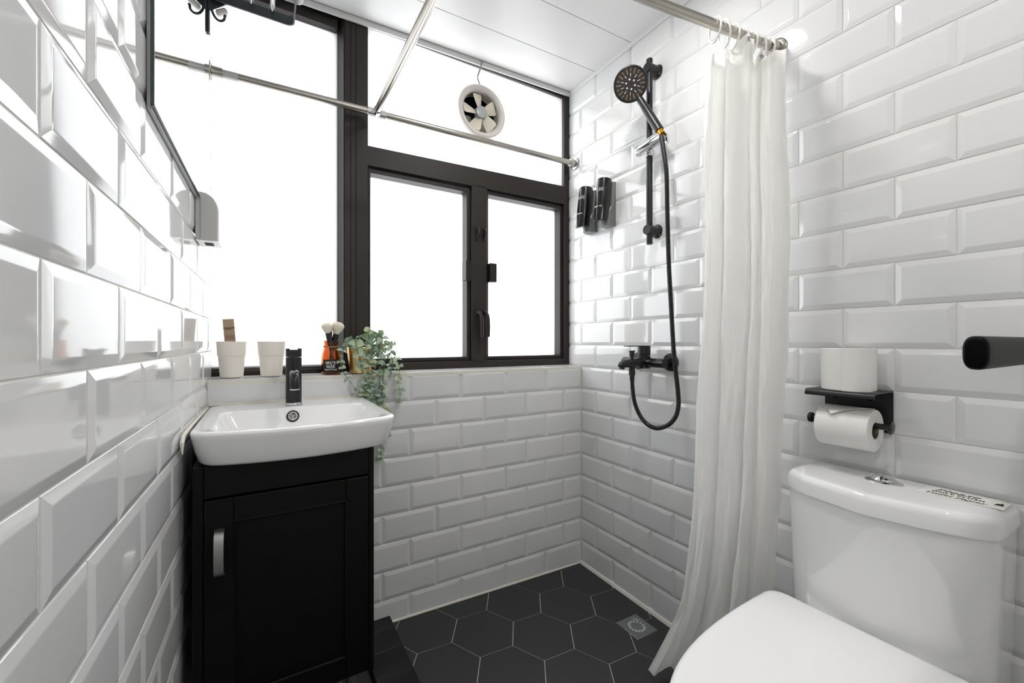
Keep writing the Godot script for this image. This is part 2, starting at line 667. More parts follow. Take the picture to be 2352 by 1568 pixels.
func square_ring(h: float, y: float, n: int) -> PackedVector3Array:
	var o := PackedVector3Array()
	for j in n:
		var a := TAU * j / n
		var c := Vector2(cos(a), sin(a))
		c *= h / maxf(absf(c.x), absf(c.y))
		o.append(Vector3(c.x, y, c.y))
	return o


func make_ceiling() -> void:
	var c := structure("ceiling")
	var tilt := 0.0255
	var b := Basis(Vector3(cos(tilt), sin(tilt), 0), Vector3(-sin(tilt), cos(tilt), 0), Vector3(0, 0, 1))
	var o := Vector3(0, 2.1925, 0)
	part(c, "slab", span(Vector3(-1.6, 0.03, -0.3), Vector3(0.05, 0.13, 2.04), 0.002), M.paint, Transform3D(b, o))
	var z := -0.072
	var e := 0.1
	while z < 1.88:
		part(c, "panel", span(Vector3(-1.5, 0.0, z + 0.0009), Vector3(-0.0045, 0.012, e - 0.0009), 0.0016, 2), M.ceiling, Transform3D(b, o))
		z = e
		e = minf(e + 0.205, 1.9)
	part(c, "joint_backing", span(Vector3(-1.5, 0.0115, -0.08), Vector3(0.002, 0.016, 1.9), 0.0005), M.plastic_grey, Transform3D(b, o))
	# edge angles
	part(c, "edge_angle", span(Vector3(-1.45, -0.02, -0.0815), Vector3(-0.002, 0.006, -0.0745), 0.0012), M.ceiling, Transform3D(b, o))
	part(c, "edge_angle", span(Vector3(-0.0068, -0.018, -0.08), Vector3(-0.003, 0.008, 1.89), 0.0012), M.ceiling, Transform3D(Basis(), o))
	# two ceiling lamps above the frame: one mirrors in the right wall, one glints on the tank
	for q in [["round white recessed lamp in the ceiling above the shower", Vector3(-0.489, 2.1795, 0.632)], ["round white recessed lamp in the ceiling near the door", Vector3(-0.7, 2.174, 1.5)]]:
		var l := thing("ceiling_lamp", q[0], "lamp", q[1], "recessed ceiling lamps")
		part(l, "bezel", lathe([Vector2(0.075, -0.004), Vector2(0.075, 0.0), Vector2(0.062, 0.0), Vector2(0.06, -0.004), Vector2(0.066, -0.0075), Vector2(0.072, -0.0068), Vector2(0.075, -0.004)], 40), M.plastic_white)
		part(l, "lamp_diffuser", lathe([Vector2(0.0, -0.005), Vector2(0.05, -0.005), Vector2(0.0615, -0.0035), Vector2(0.0615, -0.001), Vector2(0.0, -0.001)], 40), M.lamp)
		var a := AreaLight3D.new()
		a.name = "lamp_light"
		a.area_size = Vector2(0.1, 0.1)
		a.light_color = Color(1, 0.992, 0.98)
		a.light_energy = 0.44
		a.light_size = 0.1
		a.shadow_enabled = true
		a.position = Vector3(0, -0.011, 0)
		a.rotation = Vector3(-PI / 2, 0, 0)
		l.add_child(a)


func make_window() -> void:
	var w := structure("window_1", "dark brown aluminium window with frosted panes")
	var F := -0.083
	# right part: frame members
	part(w, "jamb", span(Vector3(-0.031, 0.895, -0.17), Vector3(0.003, 2.21, F), 0.0015), M.frame)
	part(w, "bottom_rail", span(Vector3(-0.93, 0.88, -0.17), Vector3(-0.031, 0.931, F), 0.0015), M.frame)
	part(w, "transom", hexa([Vector3(-0.931, 1.652, -0.15), Vector3(-0.03, 1.661, -0.15), Vector3(-0.03, 1.661, F), Vector3(-0.931, 1.652, F), Vector3(-0.931, 1.722, -0.15), Vector3(-0.03, 1.744, -0.15), Vector3(-0.03, 1.744, F), Vector3(-0.931, 1.722, F)]), M.frame)
	part(w, "centre_post", span(Vector3(-0.5145, 0.925, -0.15), Vector3(-0.4425, 1.665, F), 0.0015), M.frame)
	part(w, "top_rail", span(Vector3(-1.4, 2.165, -0.15), Vector3(0, 2.215, F - 0.004), 0.0015), M.frame)
	# mullion with two grooves
	for s in [[-1.009, -0.9905], [-0.9892, -0.9722], [-0.9709, -0.93]]:
		part(w, "mullion", span(Vector3(s[0], 0.885, -0.13), Vector3(s[1], 2.205, F), 0.0006), M.frame)
	part(w, "mullion_core", span(Vector3(-1.008, 0.885, -0.17), Vector3(-0.931, 2.205, F - 0.003), 0.0006), M.gasket)
	# left light
	part(w, "glazing_bead", hexa([Vector3(-1.036, 0.9, -0.15), Vector3(-1.006, 0.9, -0.15), Vector3(-1.006, 0.9, F - 0.004), Vector3(-1.013, 0.9, F - 0.004), Vector3(-1.036, 2.2, -0.15), Vector3(-1.006, 2.2, -0.15), Vector3(-1.006, 2.2, F - 0.004), Vector3(-1.013, 2.2, F - 0.004)]), M.frame)
	part(w, "bottom_rail", span(Vector3(-1.4, 0.885, -0.16), Vector3(-1.006, 0.919, F - 0.006), 0.0015), M.frame)
	part(w, "glazing_bead", hexa([Vector3(-1.4, 0.915, -0.15), Vector3(-1.03, 0.915, -0.15), Vector3(-1.03, 0.915, F - 0.012), Vector3(-1.4, 0.915, F - 0.012), Vector3(-1.4, 0.932, -0.15), Vector3(-1.03, 0.932, -0.15), Vector3(-1.03, 0.926, F - 0.018), Vector3(-1.4, 0.926, F - 0.018)]), M.frame)
	part(w, "top_rail", span(Vector3(-1.4, 2.118, -0.155), Vector3(-1.03, 2.2, F - 0.015), 0.0015), M.frame)
	part(w, "pane", span(Vector3(-1.4, 0.91, -0.133), Vector3(-1.012, 2.18, -0.128), 0.0005), M.frosted_left)
	# upper light
	part(w, "pane", span(Vector3(-0.94, 1.7, -0.105), Vector3(-0.025, 2.2, -0.1), 0.0005), M.frosted)
	# two casements
	for s in [[-0.93, -0.5145], [-0.4425, -0.031]]:
		var sash := Node3D.new()
		sash.name = "casement"
		w.add_child(sash, true)
		var a: float = s[0]
		var b: float = s[1]
		var lo := 0.931
		var hi := 1.653 if a < -0.6 else 1.66
		# dark gasket, then the sash members
		part(sash, "gasket", cat([span(Vector3(a, lo, -0.14), Vector3(a + 0.004, hi, -0.098), 0.0005), span(Vector3(b - 0.004, lo, -0.14), Vector3(b, hi, -0.098), 0.0005), span(Vector3(a, hi - 0.007, -0.14), Vector3(b, hi, -0.098), 0.0005), span(Vector3(a, lo, -0.14), Vector3(b, lo + 0.006, -0.098), 0.0005)]), M.gasket)
		part(sash, "stile", span(Vector3(a + 0.003, lo + 0.004, -0.15), Vector3(a + 0.011, hi - 0.004, -0.093), 0.001), M.frame)
		part(sash, "stile", span(Vector3(b - 0.016, lo + 0.004, -0.15), Vector3(b - 0.004, hi - 0.004, -0.096), 0.001), M.frame)
		part(sash, "rail", span(Vector3(a + 0.01, hi - 0.022, -0.15), Vector3(b - 0.015, hi - 0.006, -0.096), 0.001), M.frame)
		part(sash, "rail", span(Vector3(a + 0.01, lo + 0.005, -0.15), Vector3(b - 0.015, lo + 0.017, -0.096), 0.001), M.frame)
		part(sash, "pane", span(Vector3(a + 0.006, lo + 0.006, -0.142), Vector3(b - 0.006, hi - 0.008, -0.137), 0.0005), M.frosted)
	# catches and folding handles on the centre post
	for k in 2:
		var x: float = [-0.4885, -0.4585][k]
		var c := Node3D.new()
		c.name = "catch"
		w.add_child(c, true)
		part(c, "plate", span(Vector3(x - 0.008, 1.432, F), Vector3(x + 0.008, 1.49, F + 0.004), 0.001), M.frame)
		part(c, "tongue", tube(smooth_path([Vector3(x, 1.478, F + 0.004), Vector3(x + 0.001, 1.474, F + 0.014), Vector3(x + 0.001, 1.455, F + 0.012), Vector3(x, 1.442, F + 0.004)], 4), 0.0055, 8), M.frame)
		var h := Node3D.new()
		h.name = "window_handle"
		w.add_child(h, true)
		part(h, "plate", span(Vector3(x - 0.009, 1.075, F), Vector3(x + 0.009, 1.148, F + 0.005), 0.0012), M.frame)
		part(h, "lever", tube(smooth_path([Vector3(x, 1.13, F + 0.004), Vector3(x + 0.001, 1.132, F + 0.018), Vector3(x + 0.004, 1.115, F + 0.03), Vector3(x + 0.006, 1.08, F + 0.032), Vector3(x + 0.006, 1.03, F + 0.03)], 5), [0.008, 0.008, 0.0078, 0.0076, 0.0074, 0.0074, 0.0073, 0.0072, 0.0072, 0.0071, 0.007, 0.007, 0.007, 0.007, 0.007, 0.007, 0.007, 0.007, 0.0068, 0.0066, 0.006], 10), M.frame)
		# ribbed block beside the post
		var bx: float = [-0.534, -0.4225][k]
		var blk := Node3D.new()
		blk.name = "pull_block"
		w.add_child(blk, true)
		part(blk, "body", span(Vector3(bx - 0.0155, 1.262, -0.1), Vector3(bx + 0.0155, 1.34, -0.062), 0.001), M.frame)
		for i in 5:
			part(blk, "rib", span(Vector3(bx - 0.0145 + i * 0.0062, 1.2625, -0.063), Vector3(bx - 0.0105 + i * 0.0062, 1.3395, -0.0605), 0.0006), M.frame)
	make_fan()


func make_fan() -> void:
	var f := thing("exhaust_fan", "round pale plastic exhaust fan with cream blades in the frosted pane", "fan", Vector3(-0.484, 1.954, -0.1))
	var z := Transform3D(Basis(Vector3.RIGHT, PI / 2), Vector3.ZERO)   # lathe axis to +z
	part(f, "housing", lathe([Vector2(0.104, 0.002), Vector2(0.108, 0.02), Vector2(0.109, 0.048), Vector2(0.106, 0.056), Vector2(0.1, 0.059), Vector2(0.092, 0.0575), Vector2(0.084, 0.051), Vector2(0.081, 0.042), Vector2(0.084, 0.02), Vector2(0.084, 0.002), Vector2(0.104, 0.002)], 64), M.fan, z)
	part(f, "duct", lathe([Vector2(0.0845, -0.06), Vector2(0.0845, 0.004), Vector2(0.083, 0.004), Vector2(0.083, -0.06), Vector2(0.0845, -0.06)], 40), M.plastic_white, z)
	for i in 7:
		var y := -0.066 + i * 0.022
		var hw := sqrt(maxf(0.0, 0.08 * 0.08 - y * y))
		part(f, "louvre", rbox(Vector3(hw * 2, 0.018, 0.0016), 0.0005, 1), M.plastic_white if i % 2 == 0 else M.plastic_grey, Transform3D(Basis(Vector3.RIGHT, 1.15), Vector3(0, y, -0.045)))
	for i in 3:
		var a := TAU * i / 3 + 0.4
		part(f, "motor_arm", rod(Vector3(0, 0, -0.012), Vector3(0.083 * cos(a), 0.083 * sin(a), -0.012), 0.005, 8), M.frame)
	part(f, "motor", lathe([Vector2(0.03, -0.045), Vector2(0.032, -0.04), Vector2(0.032, 0.0), Vector2(0.026, 0.006)], 24), M.frame, z)
	part(f, "hub", lathe([Vector2(0.025, 0.012), Vector2(0.026, 0.03), Vector2(0.024, 0.036), Vector2(0.014, 0.0385), Vector2(0.0, 0.039)], 32), M.hub, z * at(Vector3(0, 0.014, 0)))
	for i in 5:
		# a broad blade, twisted from root to tip
		var rings := []
		for k in 7:
			var t := k / 6.0
			var r := lerpf(0.02, 0.0765, t)
			var half := lerpf(0.012, 0.029, pow(t, 0.7)) * (1.0 if k < 6 else 0.82)
			var tw := lerpf(0.6, 0.36, t)
			var o := PackedVector3Array()
			for q in [[-1, 0.0009], [1, 0.0009], [1, -0.0009], [-1, -0.0009]]:
				var c: float = q[0] * half
				o.append(Vector3(c * cos(tw) + 0.006 * t, r, -c * sin(tw) + q[1]))
			rings.append(o)
		part(f, "blade", loft(rings), M.blade, Transform3D(Basis(Vector3(0, 0, 1), TAU * i / 5 + 0.28), Vector3(0, 0, 0.036)), 40.0)
	letters(f, "lettering", "•••", 0.012, M.red_ink, at(Vector3(0.004, -0.0985, 0.0585)))
	part(f, "cable", tube(smooth_path([Vector3(0.006, 0.104, 0.03), Vector3(0.0, 0.13, 0.026), Vector3(-0.006, 0.155, 0.022), Vector3(0.004, 0.185, 0.02), Vector3(0.012, 0.222, 0.03)], 5), 0.0033, 8), M.cable)


# ---------------------------------------------------------------- vanity
func make_vanity() -> void:
	var c := thing("vanity_cabinet", "black vanity cabinet with one framed door under the white basin", "cabinet", Vector3(-1.2, 0, 0.2))
	var o := Vector3(1.2, 0, -0.2)
	var X0 := -1.386
	var X1 := -1.02
	var Z1 := 0.402
	part(c, "side_panel", span(o + Vector3(X0, 0.195, 0.012), o + Vector3(X0 + 0.018, 0.7495, Z1), 0.001), M.cabinet)
	part(c, "side_panel", span(o + Vector3(X1 - 0.018, 0.195, 0.012), o + Vector3(X1, 0.7495, Z1), 0.001), M.cabinet)
	part(c, "bottom_panel", span(o + Vector3(X0 + 0.018, 0.195, 0.012), o + Vector3(X1 - 0.018, 0.213, Z1), 0.001), M.cabinet)
	part(c, "back_panel", span(o + Vector3(X0 + 0.018, 0.213, 0.012), o + Vector3(X1 - 0.018, 0.66, 0.02), 0.001), M.cabinet)
	part(c, "top_rail", span(o + Vector3(X0 + 0.018, 0.683, Z1 - 0.018), o + Vector3(X1 - 0.018, 0.7495, Z1 + 0.0005), 0.001), M.cabinet)
	part(c, "face_stile", span(o + Vector3(X0 + 0.002, 0.195, Z1 - 0.004), o + Vector3(-1.3655, 0.7495, Z1 + 0.013), 0.0015), M.cabinet)
	part(c, "face_stile", span(o + Vector3(-1.0335, 0.195, Z1 - 0.004), o + Vector3(X1 - 0.001, 0.7495, Z1 + 0.013), 0.0015), M.cabinet)
	part(c, "face_rail", span(o + Vector3(-1.3655, 0.6835, Z1), o + Vector3(-1.0335, 0.7495, Z1 + 0.013), 0.0015), M.cabinet)
	# the door: stiles and rails round a sunk panel
	var d := Node3D.new()
	d.name = "door"
	c.add_child(d)
	var a := o + Vector3(-1.3635, 0.203, Z1 + 0.0005)
	var b := o + Vector3(-1.0355, 0.68, Z1 + 0.0185)
	var k := 0.051
	part(d, "stile", span(a, Vector3(a.x + k, b.y, b.z), 0.0015), M.cabinet)
	part(d, "stile", span(Vector3(b.x - k, a.y, a.z), b, 0.0015), M.cabinet)
	part(d, "rail", span(Vector3(a.x + k, b.y - k, a.z), Vector3(b.x - k, b.y, b.z), 0.0015), M.cabinet)
	part(d, "rail", span(Vector3(a.x + k, a.y, a.z), Vector3(b.x - k, a.y + k, b.z), 0.0015), M.cabinet)
	part(d, "moulding", cat([
		rod(Vector3(a.x + k, a.y + k, b.z - 0.003), Vector3(a.x + k, b.y - k, b.z - 0.003), 0.004, 8),
		rod(Vector3(b.x - k, a.y + k, b.z - 0.003), Vector3(b.x - k, b.y - k, b.z - 0.003), 0.004, 8),
		rod(Vector3(a.x + k, a.y + k, b.z - 0.003), Vector3(b.x - k, a.y + k, b.z - 0.003), 0.004, 8),
		rod(Vector3(a.x + k, b.y - k, b.z - 0.003), Vector3(b.x - k, b.y - k, b.z - 0.003), 0.004, 8)]), M.cabinet)
	part(d, "panel", span(Vector3(a.x + k - 0.002, a.y + k - 0.002, a.z), Vector3(b.x - k + 0.002, b.y - k + 0.002, b.z - 0.007), 0.001), M.cabinet)
	# bow handle
	var hp := [Vector3(0, 0.047, 0.0), Vector3(0, 0.043, 0.012), Vector3(0, 0.034, 0.02), Vector3(0, 0.018, 0.0235), Vector3(0, 0, 0.0245), Vector3(0, -0.018, 0.0235), Vector3(0, -0.034, 0.021), Vector3(0, -0.042, 0.014), Vector3(0, -0.046, 0.0)]
	var rings := []
	var path := smooth_path(hp, 3)
	for i in path.size():
		var t: Vector3 = (path[mini(i + 1, path.size() - 1)] - path[maxi(i - 1, 0)]).normalized()
		var nrm := Vector3(1, 0, 0).cross(t).normalized()
		var ringp := PackedVector3Array()
		for q in [[-0.0085, -0.0018], [0.0085, -0.0018], [0.0085, 0.0018], [-0.0085, 0.0018]]:
			ringp.append(path[i] + Vector3(q[0], 0, 0) + nrm * q[1])
		rings.append(ringp)
	part(d, "handle", loft(rings), M.satin, at(o + Vector3(-1.3375, 0.571, Z1 + 0.018)), 40.0, "satin metal bow handle")
	for p in [Vector3(-1.06, 0, 0.36), Vector3(-1.35, 0, 0.36), Vector3(-1.06, 0, 0.05), Vector3(-1.35, 0, 0.05)]:
		var fy := floor_y(p.x, p.z)
		part(c, "leg", lathe([Vector2(0.022, fy), Vector2(0.0225, fy + 0.006), Vector2(0.019, fy + 0.02), Vector2(0.019, 0.17), Vector2(0.024, 0.196)], 20), M.satin, at(Vector3(o.x + p.x, 0, o.z + p.z)))
	make_basin()


func basin_loop(x0: float, x1: float, z0: float, z1: float, bow: float, r: float) -> PackedVector2Array:
	# a rounded rectangle whose front bows out
	var seg := 6
	var pts := PackedVector2Array()
	var base := rrect(x1 - x0, z1 - z0, r, seg)
	# denser front and back edges so that the bow is smooth
	for i in base.size():
		var p := base[i]
		var q := base[(i + 1) % base.size()]
		pts.append(p)
		if i % (seg + 1) == seg:
			for k in range(1, 12):
				pts.append(p.lerp(q, k / 12.0))
	var out := PackedVector2Array()
	for p in pts:
		var t := clampf((p.y + (z1 - z0) / 2) / (z1 - z0), 0, 1)
		var s := p.x / ((x1 - x0) / 2)
		out.append(Vector2(p.x + (x0 + x1) / 2, p.y + (z0 + z1) / 2 + bow * (1 - s * s) * t * t))
	return out


func make_basin() -> void:
	var b := thing("washbasin", "white ceramic washbasin set on the black vanity cabinet", "basin", Vector3(-1.18, 0, 0.2))
	var o := Transform3D(Basis(), Vector3(1.18, 0, -0.2))
	var rings := []
	var x0 := -1.391
	var x1 := -0.966
	for s in [[0.75, 0.022], [0.7515, 0.017], [0.757, 0.0135], [0.78, 0.0075], [0.81, 0.002], [0.818, 0.0005], [0.8225, 0.0015], [0.825, 0.005]]:
		var i: float = s[1]
		rings.append(ring(basin_loop(x0 + i, x1 - i, 0.006, 0.43 - i * 1.3, 0.036, 0.034), s[0]))
	rings.append(ring(basin_loop(x0 + 0.012, x1 - 0.012, 0.012, 0.419, 0.035, 0.03), 0.8252))
	# the bowl
	for s in [[0.8235, 0.0, 0.0], [0.818, 0.004, 0.004], [0.8, 0.012, 0.014], [0.77, 0.026, 0.03], [0.745, 0.045, 0.05], [0.735, 0.075, 0.08], [0.732, 0.12, 0.11]]:
		var i: float = s[1]
		rings.append(ring(basin_loop(x0 + 0.032 + i, x1 - 0.03 - i, 0.135 + s[2], 0.408 - i, 0.036 * (1 - i * 5), 0.034), s[0]))
	part(b, "bowl", loft(rings), M.porcelain, o, 50.0)
	# overflow cover on the back slope of the bowl
	var n := Vector3(0, 0.32, 0.95).normalized()
	var tr := o * along(Vector3(-1.186, 0.7995, 0.1505), n)
	var ov := Node3D.new()
	ov.name = "overflow_cover"
	b.add_child(ov)
	part(ov, "disc", lathe([Vector2(0.0, 0.0), Vector2(0.0165, 0.0), Vector2(0.0165, 0.003), Vector2(0.0155, 0.0042), Vector2(0.0, 0.0042)], 32), M.black_gloss, tr)
	part(ov, "ring", lathe([Vector2(0.0098, 0.0042), Vector2(0.0115, 0.0042), Vector2(0.0115, 0.005), Vector2(0.0098, 0.005), Vector2(0.0098, 0.0042)], 32), M.chrome, tr)
	for k in 3:
		var a := TAU * k / 3 + 0.5
		part(ov, "spoke", rod(Vector3(0, 0.0047, 0), Vector3(0.0105 * cos(a), 0.0047, 0.0105 * sin(a)), 0.0009, 6), M.chrome, tr)
	# sealant along the walls
	var pts := []
	for i in 12:
		pts.append(Vector3(lerpf(x0, x1 - 0.01, i / 11.0), 0.826, 0.0055))
	part(b, "sealant", tube(pts, 0.0048, 8), M.silicone, o)
	part(b, "sealant", tube([Vector3(x0 - 0.0045, 0.8205, 0.006), Vector3(x0 - 0.0085, 0.8195, 0.3), Vector3(x0 - 0.0095, 0.8165, 0.4), Vector3(x0 - 0.0085, 0.806, 0.425), Vector3(x0 - 0.007, 0.785, 0.43)], [0.0036, 0.004, 0.0046, 0.0042, 0.001], 8), M.silicone, o)
	# tap
	var f := thing("basin_tap", "matte black single-lever mixer tap on the white basin", "tap", Vector3(-1.18, 0.825, 0.086))
	part(f, "base_ring", lathe([Vector2(0.0236, 0.0), Vector2(0.0236, 0.005), Vector2(0.0226, 0.0065), Vector2(0.0, 0.0065)], 40), M.chrome)
	part(f, "body", lathe([Vector2(0.0212, 0.006), Vector2(0.0212, 0.138), Vector2(0.0203, 0.1395), Vector2(0.0, 0.1395)], 40), M.black)
	part(f, "spout", tube(smooth_path([Vector3(-0.002, 0.092, 0.0), Vector3(-0.002, 0.096, 0.05), Vector3(-0.003, 0.092, 0.08), Vector3(-0.003, 0.077, 0.097), Vector3(-0.003, 0.054, 0.1)], 5), 0.0122, 18), M.black_gloss)
	part(f, "aerator", lathe([Vector2(0.0124, 0.0), Vector2(0.0124, 0.004), Vector2(0.0104, 0.004), Vector2(0.0104, 0.002), Vector2(0.0, 0.002)], 24), M.chrome, Transform3D(Basis(Vector3.RIGHT, PI), Vector3(-0.003, 0.056, 0.1)))
	part(f, "lever_cap", lathe([Vector2(0.02, 0.1405), Vector2(0.0214, 0.142), Vector2(0.0214, 0.158), Vector2(0.0202, 0.159), Vector2(0.0, 0.159)], 40), M.black)
	# raised rim of the lever, open at the front
	var rim := []
	for k in 13:
		var a := lerpf(PI / 2 + 0.72, PI * 1.5 - 0.72, k / 12.0)
		var ro := PackedVector3Array()
		for q in [[0.0172, 0.158], [0.0214, 0.158], [0.0214, 0.1655], [0.0172, 0.1655]]:
			ro.append(Vector3(q[0] * cos(a), q[1], q[0] * sin(a)))
		rim.append(ro)
	part(f, "lever_rim", loft(rim), M.black)
	part(f, "lever_rim", loft(rim), M.black, Transform3D(Basis(UP, PI), Vector3.ZERO))
	part(f, "lever", rbox(Vector3(0.03, 0.004, 0.06), 0.0015, 2, Vector3(0, 0.1602, -0.02)), M.black_gloss)


# ---------------------------------------------------------------- toilet
func dloop(hw: float, depth: float, bow: float, m: float, back: float, r: float, zc: float) -> PackedVector2Array:
	# straight back at x = back, superelliptic front towards -x
	var o := PackedVector2Array()
	for k in 4:
		var a := k / 4.0 * PI / 2
		o.append(Vector2(back - r + r * sin(a), zc - hw + r - r * cos(a)))
	for k in 9:
		o.append(Vector2(back, zc + lerpf(-hw + r, hw - r, k / 8.0)))
	for k in 4:
		var a := (k + 1) / 4.0 * PI / 2
		o.append(Vector2(back - r + r * cos(a), zc + hw - r + r * sin(a)))
	for k in range(1, 64):
		var a := PI / 2 - PI * k / 64.0
		var z := signf(sin(a)) * pow(absf(sin(a)), 2.0 / m)
		var x := pow(absf(cos(a)), 2.0 / m)
		o.append(Vector2(back - r - (depth - r) * x - bow * (1 - z * z) * x, zc + hw * z))
	return o


func make_toilet() -> void:
	var t := thing("toilet", "white one-piece toilet with closed lid and dual flush tank", "toilet", Vector3(-0.4, 0, 1.112))
	var o := at(Vector3(0.4, 0, -1.112))
	var zc := 1.112
	var fy := floor_y(-0.4, 1.1) + 0.001
	# tank
	var rings := []
	for s in [[fy, 0.135, 0.15, 0.02], [0.3, 0.162, 0.13, 0.035], [0.42, 0.167, 0.13, 0.045], [0.55, 0.1705, 0.135, 0.054], [0.64, 0.1722, 0.138, 0.056], [0.66, 0.1722, 0.138, 0.056]]:
		rings.append(ring(dloop(s[1], s[2], s[3], 15.0, -0.008, 0.012, zc), s[0]))
	part(t, "tank", loft(rings), M.porcelain, o, 50.0)
	rings = []
	for s in [[0.6585, 0.006], [0.6592, 0.001], [0.664, 0.0], [0.685, 0.0015], [0.6935, 0.005], [0.699, 0.011], [0.7005, 0.02], [0.701, 0.05]]:
		var i: float = s[1]
		rings.append(ring(dloop(0.1765 - i, 0.144 - i, 0.06, 15.0, -0.006 - i * 0.4, 0.012, zc), s[0]))
	part(t, "tank_lid", loft(rings), M.porcelain, o, 50.0)
	# bowl
	rings = []
	for s in [[fy, 0.105, 0.39, 0.0], [fy + 0.02, 0.11, 0.4, 0.0], [0.15, 0.108, 0.4, 0.0], [0.26, 0.13, 0.45, 0.0], [0.33, 0.162, 0.5, 0.0], [0.375, 0.174, 0.514, 0.0], [0.388, 0.174, 0.514, 0.0], [0.392, 0.168, 0.508, 0.0]]:
		rings.append(ring(dloop(s[1], s[2] + 0.03, 0.0, 2.5, -0.165, 0.03, zc), s[0]))
	part(t, "bowl", loft(rings), M.porcelain, o, 50.0)
	# seat and lid
	rings = []
	for s in [[0.3935, 0.008], [0.394, 0.004], [0.398, 0.002], [0.403, 0.003]]:
		rings.append(ring(dloop(0.182 - s[1], 0.52 - s[1], 0.0, 2.6, -0.198, 0.03, zc), s[0]))
	part(t, "seat", loft(rings), M.seat, o, 50.0)
	rings = []
	for s in [[0.4035, 0.006], [0.405, 0.0015], [0.409, 0.0], [0.414, 0.001], [0.4185, 0.005], [0.4215, 0.012], [0.423, 0.024], [0.4236, 0.05], [0.424, 0.1]]:
		var i: float = s[1]
		rings.append(ring(dloop(0.183 - i, 0.523 - 2 * i, 0.0, 2.6, -0.195 - i, maxf(0.034 - i * 0.3, 0.01), zc), s[0]))
	part(t, "seat_lid", loft(rings), M.seat, o, 50.0)
	for z in [-0.08, 0.08]:
		part(t, "hinge", rod(Vector3(-0.203, 0.4, zc + z - 0.018), Vector3(-0.203, 0.4, zc + z + 0.018), 0.009, 12, 0.002), M.seat, o)
	# dual flush button
	var f := Node3D.new()
	f.name = "flush_button"
	t.add_child(f)
	f.position = Vector3(0.4 - 0.076, 0.701, 1.104 - 1.112)
	part(f, "bezel", lathe([Vector2(0.034, 0.0), Vector2(0.034, 0.0015), Vector2(0.03, 0.004), Vector2(0.022, 0.005), Vector2(0.0, 0.005)], 40), M.chrome, Transform3D(Basis.from_scale(Vector3(0.72, 1, 1.0)), Vector3.ZERO))
	for k in 2:
		var s := -1.0 if k == 0 else 1.0
		var half := []
		for lv in [[0.004, 1.0], [0.0085, 0.93], [0.0105 if k == 1 else 0.013, 0.72], [0.011 if k == 1 else 0.0135, 0.5]]:
			var ro := PackedVector3Array()
			for j in 13:
				var a := PI * j / 12.0
				ro.append(Vector3(0.017 * cos(a) * lv[1], lv[0], s * (0.0012 + 0.0215 * sin(a) * lv[1])))
			half.append(ro)
		part(f, "button", loft(half), M.chrome)
	# sticker
	var st := thing("sticker", "white sticker reading ONLY FLUSH on the toilet tank lid", "sticker", Vector3(-0.06, 0.7012, 1.22))
	part(st, "film", rbox(Vector3(0.06, 0.0004, 0.118), 0.0001, 1), M.sticker, at(Vector3(0, 0.0002, 0)))
	var tb := Basis(Vector3(0, 0, 1), Vector3(1, 0, 0), Vector3(0, 1, 0))
	letters(st, "lettering", "ONLY FLUSH", 0.0125, M.ink, Transform3D(tb, Vector3(0.001, 0.0006, -0.006)), false, true)
	var slant := Basis(Vector3(1, 0, 0), Vector3(0.35, 1, 0), Vector3(0, 0, 1))
	letters(st, "lettering", "Please", 0.021, M.ink, Transform3D(tb * slant, Vector3(0.018, 0.0006, -0.008)), true, false, true)
	letters(st, "lettering", "Toilet Paper", 0.0145, M.ink, Transform3D(tb * slant, Vector3(-0.0165, 0.0006, -0.006)), true, false, true)
	part(st, "emblem", outline([Vector2(-0.006, -0.008), Vector2(0.006, -0.008), Vector2(0.0045, 0.004), Vector2(0.0025, 0.005), Vector2(0.003, 0.011), Vector2(0.001, 0.011), Vector2(0.0, 0.0055), Vector2(-0.0035, 0.004)], 0.0004), M.ink, Transform3D(tb, Vector3(0.004, 0.0008, 0.049)))


# ---------------------------------------------------------------- curtain
func along_y(pts: Array, y: float) -> Vector3:
	for i in pts.size() - 1:
		var a: Vector3 = pts[i]
		var b: Vector3 = pts[i + 1]
		if y >= b.y or i == pts.size() - 2:
			var t := clampf((a.y - y) / (a.y - b.y), -0.2, 1.0)
			return a.lerp(b, t)
	return pts[-1]


